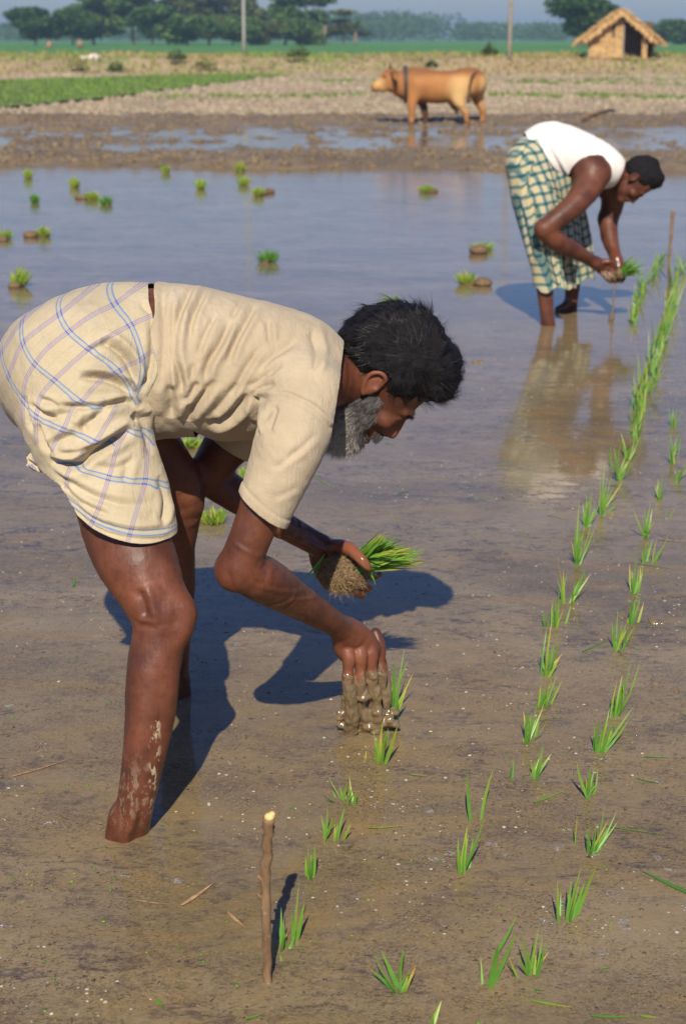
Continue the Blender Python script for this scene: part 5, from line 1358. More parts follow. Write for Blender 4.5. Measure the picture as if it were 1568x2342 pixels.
wl = sidepts(((1196, 270), (1207, 318), (1216, 350), (1238, 394), (1279, 412), (1330, 428), (1420, 470)), 7.98) + (.055, .01)
d_, t_, sg = poly_dist(V_[:, (0, 2)], wl); dd0, _, s0 = poly_dist(np.array([tst]), wl); g_w = sg * s0[0] * d_
g_w = np.where(V_[:, 2] > P(1300, 432, 8.0)[2], g_w, -1)
V_, F2, at_ = clip_mesh(V_, F_, np.maximum.reduce([g_h, g_w]), {'pu': pu, 'pv': pv})
finish('lungi', V_, F2, M_LUNGI2, man2, .003, at_)
hair_on(h2, man2, M_HAIR, [((-38, 34, 0), (112, 108, 92), .0), ((30, 80, 0), (48, 50, 68), .03), ((-110, -14, 0), (40, 60, 60), .03)],
        [(-200, -60), (-148, -70), (-120, -80), (-92, -78), (-70, -40), (-56, -2), (-40, 8), (-22, 6), (-12, -14), (5, -38), (16, -30), (41, 8), (58, 22), (71, 36), (90, 30), (200, -20)], 4000, (-22, 64, 98), .026, .0007, .0, .0045, nd=(.1, .1))
hair_patch('eyebrow', h2, man2, [((80, -31, 24), (6, 4, 20), (.3, 0, 1), 90)], M_HAIR, .008, .0006, (0, .4))
# bundle in his hand, and the muddy string of roots falling from it
bc = P(1416, 626, 8.04); e = empty('seedling_bundle', bc); tag(e, "loose bundle of rice seedlings held out by the younger man", 'seedlings')
s = SDF().add(ell(bc, np.array((13, 11, 12)) * M(1, bc)), 0); s.disp(lambda Q: (.006 * noise3(Q, 60, 8, 2)).astype(np.float32), .006)
V_, F_ = mesh_sdf(s, bc - .07, bc + .07, .005); link('root_ball', np_mesh('root_ball', V_, F_), M_ROOT, e)
k = 90; b0 = bc + RNG.normal(size=(k, 3)) * .010; tips = np.array([P(1425 + 52 * RNG.random() ** .7, 628 + RNG.normal() * 5 - 40 * RNG.random() ** 1.5, 8.04 + RNG.normal() * .05) for _ in range(k)])
V_, F_, tn = blades(b0, tips, .007, RNG.uniform(-.1, .1, k), 4, .1, RNG.uniform(.1, .8, k)); q_ = link('blades', np_mesh('blades', V_, F_, True, {'tint': tn}), M_RICE, e); q_['kind'] = 'stuff'
pts_ = np.array([P(x, y, 8.03) for x, y in ((1406, 648), (1402, 668), (1401, 700), (1399, 722), (1394, 742))]); pts_[-1][2] = max(pts_[-1][2], -.01)
V_, F_ = tube_mesh(pts_, np.array((.006, .004, .004, .011, .014)), 6); o = link('mud_drip', np_mesh('mud_drip', V_, F_), M_WETMUD); tag(base_at(o, pts_[-1]), "thin muddy string dripping from the younger man's hand to the water", 'mud')

# ================================================================ cattle
Yc = 27.2
def q(px, py, dy, r, s_=1.0): return (px, py + 2, Yc + dy, r, s_)
s = SDF()
s.add(T([q(930, 191, 0, 31, .75), q(960, 194, 0, 35, .85), q(1005, 198, 0, 36.5, .95), q(1045, 191, 0, 32, .9), q(1075, 188, 0, 32, .9), q(1086, 190, .05, 27, .9)], 3), 0)
s.add(T([q(948, 163, 0, 9, .6), q(962, 163, 0, 9, .6), q(978, 166, 0, 5, .6)], 2), .10)
s.add(T([q(1056, 166, -.05, 9, 1.2), q(1080, 165, 0, 8, 1.2), q(1096, 174, .03, 8, 1)], 2), .10)
s.add(T([q(938, 192, 0, 31, .7), q(920, 190, -.03, 26, .7), q(903, 186, -.05, 21, .75)], 2), .08)
s.add(T([q(928, 220, 0, 7, .3), q(910, 212, -.03, 6, .3), q(897, 207, -.05, 4, .4)], 2), .05)
s.add(T([q(893, 168, -.05, 15, .85), q(883, 180, -.06, 17, .8), q(870, 190, -.07, 13, .8), q(858, 197, -.08, 11, .95)], 3), .04)
s.add(T([q(888, 194, -.06, 12, .8), q(872, 201, -.07, 8, .8)], 2), .04)
for st4 in ([(944, 214, -.12, 17, .6), (941, 238, -.14, 11, .8), (941, 255, -.14, 8, 1), (941, 268, -.14, 6.2, 1), (940, 281, -.14, 7, 1)],
            [(958, 216, .12, 16, .6), (967, 238, .13, 10, .8), (971, 256, .13, 8, 1), (972, 268, .13, 6, 1), (973, 281, .13, 7, 1)],
            [(1052, 198, -.14, 24, .5), (1048, 222, -.15, 17, .6), (1054, 242, -.15, 10, .9), (1064, 255, -.15, 7.5, 1), (1066, 270, -.15, 6, 1), (1068, 284, -.15, 7, 1)],
            [(1090, 196, .16, 20, .6), (1091, 220, .17, 15, .7), (1098, 240, .17, 9, .9), (1104, 254, .17, 7, 1), (1103, 268, .17, 5.8, 1), (1100, 281, .17, 7, 1)],
            [(1036, 232, .02, 12, .8), (1042, 245, .02, 8, .8), (1044, 256, .02, 4, .8)]):
    s.add(T([q(*v) for v in st4], 3), .06)
for dy in (-.13, .02): s.add(T([q(896, 163, dy, 4, .6), q(902, 169, dy * 2.2 - .03, 7, .4), q(905, 179, dy * 2.4 - .04, 3.5, .4)], 3), .02)
s.sub(ell(P(878, 176, Yc - .19), (.03, .03, .025)), .02)
o0 = P(1000, 285, Yc); e = empty('cow', o0); tag(e, 'tan cow standing side on with a dark band round its neck, behind the muddy strip', 'cow')
V_, F_ = mesh_sdf(s, o0 + (-1.4, -.6, -.12), o0 + (1.0, .7, 1.35), .012); V_ = relax(V_, F_, 1)
mz = P(850, 200, Yc - .08); near_ = lambda p, r: np.linalg.norm((V_ - p) / r, axis=1)
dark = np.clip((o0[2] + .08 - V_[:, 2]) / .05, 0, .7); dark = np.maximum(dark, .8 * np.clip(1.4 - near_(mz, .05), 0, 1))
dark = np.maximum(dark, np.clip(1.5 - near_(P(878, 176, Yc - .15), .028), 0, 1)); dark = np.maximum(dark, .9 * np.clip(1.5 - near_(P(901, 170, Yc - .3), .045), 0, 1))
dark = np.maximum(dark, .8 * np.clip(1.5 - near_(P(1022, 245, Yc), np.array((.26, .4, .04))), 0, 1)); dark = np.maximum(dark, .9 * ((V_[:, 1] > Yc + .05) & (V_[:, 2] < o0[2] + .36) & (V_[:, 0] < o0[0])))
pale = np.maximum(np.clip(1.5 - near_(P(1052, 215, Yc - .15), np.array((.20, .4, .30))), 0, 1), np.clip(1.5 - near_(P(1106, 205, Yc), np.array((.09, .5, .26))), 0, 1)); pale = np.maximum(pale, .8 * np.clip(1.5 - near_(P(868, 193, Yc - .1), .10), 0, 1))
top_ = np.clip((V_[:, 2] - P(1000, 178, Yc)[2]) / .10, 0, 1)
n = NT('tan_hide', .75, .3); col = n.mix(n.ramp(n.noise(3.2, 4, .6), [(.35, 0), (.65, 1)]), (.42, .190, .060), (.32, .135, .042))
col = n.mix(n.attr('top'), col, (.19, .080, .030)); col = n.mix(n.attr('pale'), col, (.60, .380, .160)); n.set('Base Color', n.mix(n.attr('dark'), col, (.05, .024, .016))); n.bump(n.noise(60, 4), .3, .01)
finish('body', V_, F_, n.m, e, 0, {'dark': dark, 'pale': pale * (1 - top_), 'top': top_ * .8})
M_COW = n.m; M_HOOF = mat_plain('horn', (.10, .08, .07), (.04, .03, .03), .5, 20, .1); M_TAIL = mat_plain('tail_hair', (.16, .07, .03), (.05, .03, .02), .8, 30, .2)
for dy, k in ((-.07, 0), (.0, 1)):
    hp_ = np.array([P(893, 157, Yc + dy), P(890, 151, Yc + dy - .03 + .08 * k), P(893, 147, Yc + dy - .02 + .07 * k)]); Vt, Ft = tube_mesh(hp_, np.array((.022, .016, .006)), 8); link('horn', np_mesh('horn', Vt, Ft), M_HOOF, e)
tp = np.array([P(x, y, Yc + dd) for x, y, dd in ((1088, 166, -.08), (1078, 176, -.26), (1073, 196, -.27), (1071, 220, -.25), (1070, 236, -.24))]); Vt, Ft = tube_mesh(tp, np.array((.035, .026, .018, .018, .034)), 7); link('tail', np_mesh('tail', Vt, Ft), M_TAIL, e)
cp = [P(926 - 2 * math.sin(a), 193, Yc) + np.array((0, .27 * math.cos(a), 0)) + np.array((0.01, 0, .285)) * math.sin(a) for a in np.linspace(0, 2 * math.pi, 25)]
Vt, Ft = tube_mesh(np.array(cp), np.full(25, .034), 7, False); link('neck_band', np_mesh('neck_band', Vt, Ft), M_HOOF, e)

# ================================================================ rice seedlings
def pt_tip(px, py, Yb): return P(px, py, Yb)
def tuft(bases, label, lw=.0060, group='newly planted rice seedlings'):
    """bases: list of ((bx, by), [(tx, ty, yellow, width factor)...])"""
    b00 = PG(*bases[0][0]); e = empty('rice_seedling', b00); tag(e, label, 'rice seedling', group)
    for (bb, tips) in bases:
        g0 = PG(*bb)
        for tp in tips:
            yl = tp[2] if len(tp) > 2 else .1; wf = tp[3] if len(tp) > 3 else 1
            b_ = g0 + np.array((RNG.uniform(-.006, .006), RNG.uniform(-.006, .006), -.012)); t_ = P(tp[0], tp[1], g0[1] + RNG.uniform(-.03, .04)); t_ = b_ + (t_ - b_) * 1.12
            V_, F_, tn = blades(b_, t_, lw * wf, RNG.uniform(-.09, .09), 7, .08 + yl * .45, .25 + yl * .75 if yl > .15 else .35, side=np.array([[1, RNG.uniform(-.5, .5), RNG.uniform(-.3, .3)]]))
            link('leaf', np_mesh('leaf', V_, F_, True, {'tint': tn}), M_RICE, e)
    if sum(len(b[1]) for b in bases) >= 3:
        (bx, by), tips = bases[0]; g0 = PG(bx, by); hh = by - min(t[1] for t in tips)
        for k in range(4 if len(tips) > 2 else 2):
            b_ = g0 + np.array((RNG.uniform(-.012, .012), RNG.uniform(-.01, .01), -.012)); yl = RNG.random() ** 1.3
            t_ = P(bx + RNG.uniform(-.16, .42) * hh, by - hh * RNG.uniform(.45, .95), g0[1] + RNG.uniform(-.03, .05))
            V_, F_, tn = blades(b_, t_, lw * RNG.uniform(.6, 1), RNG.uniform(-.14, .14), 7, .05 + yl * .45, .3 + yl * .7, side=np.array([[1, RNG.uniform(-.5, .5), RNG.uniform(-.3, .3)]]))
            link('leaf', np_mesh('leaf', V_, F_, True, {'tint': tn}), M_RICE, e)
    return e
TUFTS = [
 ('freshly set seedling touching the mud at the planting hand', [((891, 1632), [(901, 1520, .0, 1.5), (921, 1500, .1, .9), (928, 1522, .5, .8), (885, 1551, .9, .8)]), ((900, 1652), [(910, 1593, 0, 1.4), (925, 1586, .7, 1.2), (918, 1600, .1)])]),
 ('short bright seedling with broad yellow blades just below the planting hand', [((862, 1744), [(857, 1709, .1, 1.2), (874, 1660, .3, 1.2), (870, 1679, .9, 1.5)]), ((872, 1747), [(885, 1676, 0, 1.5), (906, 1668, .6, 1.3), (880, 1690, .1)]), ((838, 1740), [(837, 1720, .8, .7)])]),
 ('sprawling seedling with a blade lying flat to the left, below the hand', [((783, 1828), [(743, 1819, 0, 1.1), (761, 1812, .2, .9), (754, 1781, .5, .5)])]),
 ('tiny three bladed seedling right of the sprawling one', [((806, 1838), [(799, 1783, .5, .8), (796, 1812, .2, .8), (815, 1812, .1, 1)])]),
 ('spread seedling with one yellow blade apart, above the cut stick', [((750, 1922), [(735, 1870, .2, .7), (749, 1851, .2, .6), (742, 1885, 0, 1)]), ((766, 1920), [(785, 1856, .1, 1)]), ((782, 1920), [(800, 1888, .7, 1)])]),
 ('small slim seedling right of the top of the cut stick', [((706, 2008), [(706, 1939, .1, .7), (718, 1942, .3, 1.1), (712, 1960, 0, .9)])]),
 ('seedling standing in the shadow of the cut stick', [((645, 2170), [(643, 2086, .1, .9), (652, 2129, 0, 1.2), (638, 2120, 0, .9)]), ((672, 2150), [(682, 2036, .5, .7), (694, 2074, .3, 1.2), (664, 2090, .3, .7)]), ((648, 2206), [(641, 2186, .1, .8)])]),
 ('pair of tall blades leaning apart in a narrow vee', [((1083, 1878), [(1070, 1772, .1, 1.1)]), ((1100, 1877), [(1125, 1770, .5, 1.1)])]),
 ('seedling with one blunt upright blade, below the vee shaped pair', [((1059, 1998), [(1066, 1902, .6, 1.3), (1101, 1887, .2, 1), (1062, 1930, .1, 1)]), ((1076, 1987), [(1080, 1925, 0, 1)])]),
 ('little two pronged seedling right of the middle of the near water', [((1218, 1780), [(1239, 1712, .0, 1.1), (1255, 1731, .4, 1.2), (1222, 1745, .1, .9)])]),
 ('single thin blade poking up left of the little two pronged seedling', [((1165, 1780), [(1173, 1742, .1, .7), (1168, 1758, 0, .6)])]),
 ('seedling with a long lone left blade, first below the right row clump', [((1343, 1826), [(1320, 1750, .5, 1), (1349, 1757, .1, 1), (1356, 1765, .3, .9), (1338, 1790, 0, 1)])]),
 ('bushy low fan of thin blades at the right, above the two bladed leaner', [((1355, 1952), [(1404, 1867, .2, .7), (1406, 1887, .4, .8), (1379, 1852, 0, .6), (1339, 1907, .1, .8), (1362, 1890, .1, .8), (1372, 1905, .5, .7), (1385, 1900, .2, .8)]), ((1318, 1932), [(1318, 1875, .7, .5)])]),
 ('leaning clump with two long blades tilted right, lower right', [((1290, 2108), [(1304, 2022, .1, 1), (1326, 1992, .4, 1), (1300, 2050, 0, 1.2)]), ((1310, 2098), [(1358, 1995, .5, 1), (1330, 2040, .2, .9)])]),
 ('bent broad seedling with folded blades near the bottom right', [((1108, 2258), [(1136, 2172, 0, 1.7)]), ((1130, 2252), [(1138, 2172, .1, 1.2), (1176, 2140, .1, .9)]), ((1113, 2192), [(1174, 2105, 0, 1.1)])]),
 ('spiky tuft of many thin blades near the bottom right corner', [((1215, 2230), [(1196, 2142, .2, .7), (1229, 2132, .5, .6), (1249, 2157, .1, .8), (1185, 2190, .5, .8), (1238, 2150, .3, .6), (1222, 2160, .2, .9), (1205, 2170, .1, .7)]), ((1183, 2232), [(1164, 2192, .8, .6)])]),
 ('low seedling with blades splayed left at the bottom middle', [((922, 2267), [(859, 2185, .1, .8), (876, 2185, 0, 1.3), (851, 2220, 0, 1.2)]), ((918, 2240), [(921, 2172, .1, 1)])]),
 ('half seen yellow blade at the bottom edge', [((980, 2350), [(1006, 2296, .6, 1.3), (990, 2320, .1, 1)])]),
 ('clump at the foot of the middle row', [((1201, 1699), [(1206, 1627, .1, 1), (1225, 1619, .2, .9), (1238, 1624, .6, .9), (1212, 1640, 0, 1.2)]), ((1215, 1690), [(1232, 1640, .3, .9), (1245, 1655, .8, .7)])]),
 ('slanting clump, second from the foot of the middle row', [((1235, 1620), [(1269, 1552, .2, .9), (1255, 1575, 0, 1.1), (1246, 1570, .1, .9)]), ((1252, 1612), [(1281, 1563, .6, .8), (1279, 1600, .1, 1)])]),
 ('tall flame shaped clump with yellow tips, third from the foot of the middle row', [((1243, 1546), [(1260, 1430, .8, .9), (1281, 1471, .2, 1.2), (1278, 1505, .7, 1), (1250, 1500, .5, .9), (1262, 1480, .1, 1.2), (1252, 1460, .4, .9)])]),
 ('wide broken clump with a yellow stub, fourth from the foot of the middle row', [((1269, 1433), [(1264, 1379, .4, 1.1), (1277, 1358, .5, .9), (1268, 1390, .1, 1)]), ((1285, 1430), [(1303, 1389, .6, .9)]), ((1248, 1433), [(1242, 1399, .1, .8), (1256, 1400, .3, .9)])]),
 ('open clump with two blades crossing right, fifth from the foot of the middle row', [((1283, 1380), [(1274, 1294, .8, .7), (1295, 1315, .1, 1)]), ((1300, 1382), [(1335, 1307, .1, 1.3), (1345, 1319, .6, .9), (1312, 1335, .5, .8), (1322, 1330, 0, 1)])]),
 ('tight upright clump with a tall pale tip, sixth from the foot of the middle row', [((1318, 1294), [(1322, 1166, .5, .9), (1335, 1215, .3, 1), (1306, 1239, .9, .7), (1314, 1210, .1, 1), (1328, 1240, 0, 1.2)])]),
 ('dense clump with a short gold blade at its foot, seventh of the middle row', [((1340, 1205), [(1332, 1157, 0, 1.1), (1340, 1135, .3, .9), (1352, 1130, .2, .9), (1368, 1151, .4, .9), (1360, 1160, .0, 1), (1346, 1150, .1, 1)])]),
 ('tall clump with a long yellow blade to the right, eighth of the middle row', [((1375, 1178), [(1380, 1072, .3, .7), (1395, 1096, .5, .8), (1405, 1155, .1, 1), (1385, 1110, 0, 1)]), ((1382, 1160), [(1420, 1106, .9, .8), (1398, 1120, .2, .9)])]),
 ('broad clump standing in front of the reflected vest, ninth of the middle row', [((1413, 1100), [(1424, 997, .1, .8), (1391, 1038, .3, .8), (1448, 1008, .7, .8), (1465, 1038, .2, .9), (1435, 1030, .1, 1.1), (1405, 1030, .1, 1)]), ((1398, 1070), [(1396, 1020, .2, .9)])]),
 ('big clump at the foot of the right row', [((1368, 1723), [(1385, 1650, .2, .9), (1405, 1640, .1, 1), (1439, 1628, .3, .9), (1391, 1628, .2, .8), (1430, 1655, .1, 1), (1378, 1680, 0, 1.2), (1415, 1670, .5, .8)]), ((1360, 1712), [(1357, 1658, .1, .7)])]),
 ('clump with a bent crossing blade, second from the foot of the right row', [((1405, 1640), [(1439, 1519, .0, .8), (1425, 1560, .1, 1.1), (1415, 1585, .2, 1)]), ((1418, 1630), [(1458, 1522, .5, .8), (1395, 1607, .3, 1)])]),
 ('dark thick clump below the mud lump, third from the foot of the right row', [((1408, 1488), [(1412, 1403, .1, .8), (1429, 1433, .3, 1), (1398, 1430, 0, .9), (1420, 1425, .1, 1.1), (1405, 1440, .3, .9)]), ((1420, 1487), [(1432, 1440, .1, 1), (1449, 1435, .6, .7)])]),
 ('slim upright clump beside the mud lump, fourth of the right row', [((1446, 1427), [(1454, 1362, .1, 1.1), (1461, 1372, .2, 1), (1448, 1385, .1, 1)]), ((1437, 1428), [(1438, 1402, .9, .7)])]),
 ('slim tall clump with a needle tip, fifth of the right row', [((1449, 1358), [(1456, 1280, .4, .8), (1450, 1290, .1, .9), (1444, 1310, 0, 1), (1460, 1300, .2, .8)])]),
 ('open clump reaching right with a yellow tip, sixth of the right row', [((1473, 1287), [(1490, 1239, .1, 1), (1476, 1245, .2, .9)]), ((1490, 1287), [(1526, 1226, .6, .9), (1500, 1239, .8, .8), (1510, 1255, .2, .9)])]),
 ('vee shaped clump, seventh of the right row', [((1473, 1229), [(1449, 1171, .5, .8), (1485, 1157, .3, .8), (1473, 1171, .1, .9), (1480, 1185, 0, 1)])]),
 ('thin clump with separate blades, eighth of the right row', [((1509, 1144), [(1497, 1113, .7, .7), (1514, 1086, .1, .8), (1508, 1105, 0, .9)]), ((1520, 1185), [(1540, 1165, .1, .9), (1530, 1170, .2, .7)])]),
 ('upright clump near the right edge, ninth of the right row', [((1534, 1062), [(1531, 997, .1, .8), (1545, 1005, .3, .8), (1540, 1020, .1, .9)]), ((1545, 1040), [(1565, 980, .4, .9), (1555, 1000, .1, .8)])]),
 ('clump at the right edge beneath the stalk, tenth of the right row', [((1538, 977), [(1528, 933, .1, .9), (1548, 929, .3, .9), (1538, 940, 0, 1), (1556, 945, .2, .8)])]),
 ('clump cut by the right edge of the view, low beside the ninth clump', [((1545, 1102), [(1568, 1060, .2, 1), (1560, 1075, .1, 1), (1575, 1065, .4, .9)])]),
]
for lab, bs_ in TUFTS: tuft(bs_, lab)
def row_tuft(px, py, h, wsp, k, label, Yw=1.0):
    g0 = PG(px, py); e = empty('rice_seedling', g0); tag(e, label, 'rice seedling', 'newly planted rice seedlings')
    hm_ = M(h, g0); wm = M(wsp, g0)
    for i in range(k):
        a = RNG.uniform(-1, 1); b_ = g0 + np.array((RNG.uniform(-.3, .3) * wm, RNG.uniform(-.08, .08), -.01)); t_ = g0 + np.array((wm * (a * .8 + .25), RNG.uniform(-.08, .08), hm_ * RNG.uniform(.55, 1.05)))
        y_ = RNG.random() ** 1.3
        V_, F_, tn = blades(b_, t_, .0068, RNG.uniform(-.08, .08), 5, .05 + y_ * .3, .25 + y_ * .75, side=np.array([[1, RNG.uniform(-.5, .5), 0]])); link('leaf', np_mesh('leaf', V_, F_, True, {'tint': tn}), M_RICE, e)
R3 = [(1452, 975, 68, 24, 9), (1460, 935, 92, 40, 12), (1470, 897, 92, 44, 12), (1487, 862, 78, 34, 10), (1490, 826, 84, 40, 11), (1506, 796, 78, 38, 11), (1514, 762, 72, 36, 10), (1524, 730, 70, 34, 9), (1532, 700, 66, 32, 9), (1541, 672, 62, 32, 8), (1549, 646, 60, 30, 8), (1556, 622, 56, 28, 8)]
where = ['just above the broad clump of the middle row', 'beside the floating brown husks', 'left of the yellow stems', 'with wide spreading yellow tips', 'thick and tall where the row bends', 'below the thin leaning stalk', 'level with the bare feet of the younger man',
         'a little above the level of his feet', 'right of the foot of the thin stalk', 'right of the thin leaning stalk', 'near the right edge beyond the stalk', 'its farthest, at the picture edge']
for q, wh in zip(R3, where): row_tuft(*q, 'clump of the dense far row, ' + wh)
row_tuft(1446, 1004, 56, 22, 7, 'small clump filling the gap below the dense far row')
row_tuft(1432, 1046, 52, 26, 6, 'loose clump just above the reflected vest, below the dense far row')
R4 = [(1443, 740, 44, 22, 8), (1450, 718, 46, 24, 8), (1457, 697, 48, 24, 8), (1464, 676, 48, 26, 8), (1474, 655, 48, 28, 8), (1486, 636, 46, 28, 8), (1497, 618, 44, 26, 7), (1508, 600, 36, 22, 7)]
where = ['its nearest clump, with roots in brown water', 'second clump going away', 'yellowest clump, under the hands', 'fourth clump, partly behind his bundle', 'beside the tips of the held bundle', 'right of the held bundle', 'left of the thin leaning stalk', 'farthest clump, touching the thin stalk']
for q, wh in zip(R4, where): row_tuft(*q, 'clump of the younger man\'s row, ' + wh)

# ================================================================ nursery bundles dropped in the water
def nursery(px, py, w_, h_, label, root=None, lean=0.0, dark=False, Y=None):
    """px, py: the water line under it"""
    g0 = PG(px, py); e = empty('seedling_bundle', g0); tag(e, label, 'seedling bundle', 'bundles of seedlings dropped in the flooded field')
    wm, hm_ = M(w_, g0), M(h_, g0); k = 130
    a = RNG.uniform(0, 6.28, k); r = np.sqrt(RNG.random(k)); b0 = g0 + np.stack((np.cos(a) * r * wm * .22, np.sin(a) * r * wm * .22, 0 * a - .01), 1)
    t0 = g0 + np.stack((np.cos(a) * r * wm * .66 + lean * wm, np.sin(a) * r * wm * .66, hm_ * RNG.uniform(.6, 1.05, k) * (1 - .4 * r)), 1)
    V_, F_, tn = blades(b0, t0, max(.006, M(2.2, g0)), RNG.uniform(-.22, .22, k), 4, RNG.uniform(.35, .7, k) if not dark else .1, RNG.uniform(.1, .85, k) if not dark else RNG.uniform(0, .35, k))
    q_ = link('blades', np_mesh('blades', V_, F_, True, {'tint': tn}), M_RICE, e); q_['kind'] = 'stuff'
    s = SDF()
    if root:
        c_ = PG(px + root[0], py + root[1]) + (0, 0, M(root[2], g0) * .3); s.add(ell(c_, np.array((root[2] * .95, root[2] * .8, root[2] * .5)) * M(1, g0)), 0); s.add(ell(g0 + (0, 0, .0), np.array((w_ * .3, w_ * .3, h_ * .2)) * M(1, g0)), .04)
    if root: s.add(tube([(*c_, M(root[2] * .4, g0), 1), (*g0, M(root[2] * .4, g0), 1)], 1), .02)
    else: s.add(ell(g0, np.array((w_ * .34, w_ * .3, h_ * .30)) * M(1, g0)), 0)
    s.disp(lambda Q: (.010 * noise3(Q * (1, 1, 1.4), 26, 8, 3)).astype(np.float32), .011)
    V_, F_ = mesh_sdf(s, g0 - .3, g0 + .3, .013); link('root_clump', np_mesh('root_clump', V_, F_), M_ROOT, e)
for a in [
 (65, 408, 20, 28, 'small upright bundle by the far mud bank at far left', None, 0),
 (169, 429, 24, 32, 'upright dark green bundle, second from the left by the far bank', None, .1),
 (380, 396, 22, 24, 'small upright bundle set right against the far mud bank', None, 0),
 (459, 432, 26, 30, 'square upright bundle standing alone left of the bank pair', None, 0),
 (549, 392, 26, 26, 'upper bundle of the stacked pair by the far bank', None, 0),
 (556, 424, 28, 26, 'lower bundle of the stacked pair by the far bank', None, .1),
 (80, 464, 22, 26, 'dark almost black green bundle at far left', None, 0, True),
 (212, 457, 34, 26, 'yellowish fallen bundle left of a darker one', (-30, -2, 12), 0),
 (243, 468, 30, 26, 'dark green bundle right of the yellowish fallen one', None, 0, True),
 (590, 448, 30, 28, 'green bundle with its brown root clod lying to the right', (26, -6, 14), 0),
 (12, 546, 36, 28, 'yellow green bundle cut by the left edge', (-4, 6, 14), 0),
 (100, 541, 34, 30, 'green bundle with a brown clod on its left', (-30, 2, 18), 0),
 (42, 655, 44, 60, 'tall pinched bundle with spread yellow base at the left', (-8, 4, 16), .25),
 (612, 600, 50, 40, 'round dark bundle mirrored in the middle of the water', None, 0, True),
 (895, 712, 56, 48, "yellow tipped bundle peeping above the older man's hair", None, 0),
 (1100, 572, 56, 26, 'fallen green bundle with a brown clod in front, left of the younger man', (-6, 8, 24), .1),
 (1070, 650, 50, 40, 'fallen bundle with its clod trailing right, left of the younger man', (34, 4, 22), -.2),
 (975, 440, 36, 24, 'low green bundle below the cow, by the far bank', (16, 0, 12), 0),
 (436, 1022, 56, 30, "bundle half hidden behind the older man's belly", None, .1),
 (565, 1090, 40, 30, "bundle showing between the older man's arms", None, .1),
 (485, 1195, 64, 46, "yellowish bundle behind the older man's knee", None, 0)]:
    nursery(*a[:5], root=a[5], lean=a[6], dark=len(a) > 7)

# ================================================================ sticks
def stick(pts_, rads, label, mt, knots=()):
    P3 = np.array(pts_); c0 = P3[0].copy(); c0[2] = 0
    S = catmull(np.concatenate((P3, np.array(rads)[:, None]), 1), 5)
    S[:, :3] += .0009 * RNG.normal(size=(len(S), 3))
    Vt, Ft = tube_mesh(S[:, :3], S[:, 3] * (1 + .06 * RNG.normal(size=len(S))), 14)
    e = empty('stick', c0); tag(e, label, 'stick', 'sticks stuck in the mud')
    link('shaft', np_mesh('shaft', Vt, Ft), mt, e)
    return e
def mat_bark2():
    n = NT('peeling_bark', .65, .35); f = n.noise(55, 5, .7, n.map((1, 1, .3))); g_ = n.noise(28, 4, .6)
    c = n.mix(n.ramp(f, [(.35, 0), (.65, 1)]), (.13, .075, .04), (.27, .17, .09))
    c = n.mix(n.ramp(g_, [(.60, 0), (.66, 1)]), c, (.42, .34, .25)); n.set('Base Color', c); n.bump(f, .6, .003); return n.m
M_B2 = mat_bark2()
Ys = PG(613, 2246)[1]
st_ = stick([P(613, 2275, Ys), P(613, 2246, Ys), P(608, 2110, Ys), P(608, 2000, Ys), P(613, 1932, Ys - .012), P(616, 1870, Ys - .022)], [.0068, .0068, .0072, .0078, .0078, .0082], 'freshly cut thumb thick stick standing in the near water', M_B2)
tp = P(616, 1868, Ys - .022); s = SDF().add(ell(tp, (.0078, .0078, .006)), 0).add(ell(tp + (.004, 0, .004), (.005, .006, .005)), .002)
V_, F_ = mesh_sdf(s, tp - .02, tp + .02, .0012); link('cut_end', np_mesh('cut_end', V_, F_), mat_plain('cut_wood', (.80, .62, .30), (.66, .42, .14), .6, 120, .3), st_)
for (px, py, dx) in ((600, 2010, -8), (596, 2050, -5), (619, 1895, 6)):
    q = P(px, py, Ys); s = SDF().add(ell(q, (.005, .005, .0045)), 0).add(ell(q + (dx * .0006, -.002, .004), (.003, .003, .004)), .003)
    V_, F_ = mesh_sdf(s, q - .014, q + .014, .0013); link('knot', np_mesh('knot', V_, F_), M_B2, st_)
Y2 = PG(1529, 640)[1]
stick([P(1528, 655, Y2), P(1529, 640, Y2), P(1529, 590, Y2), P(1534, 530, Y2), P(1538, 482, Y2)], [.008, .008, .009, .010, .011], 'thin leaning stalk standing at the end of the far rows', M_B2)
q0 = PG(1330, 268, .12); q1 = PG(1402, 252, .14)
V_, F_ = tube_mesh(np.array([q0, (q0 + q1) / 2 + (0, 0, .02), q1]), np.array((.03, .04, .03)), 8); o = link('branch', np_mesh('branch', V_, F_), M_B2); tag(base_at(o, q0), 'grey branch lying on the dry field edge above the younger man', 'branch')

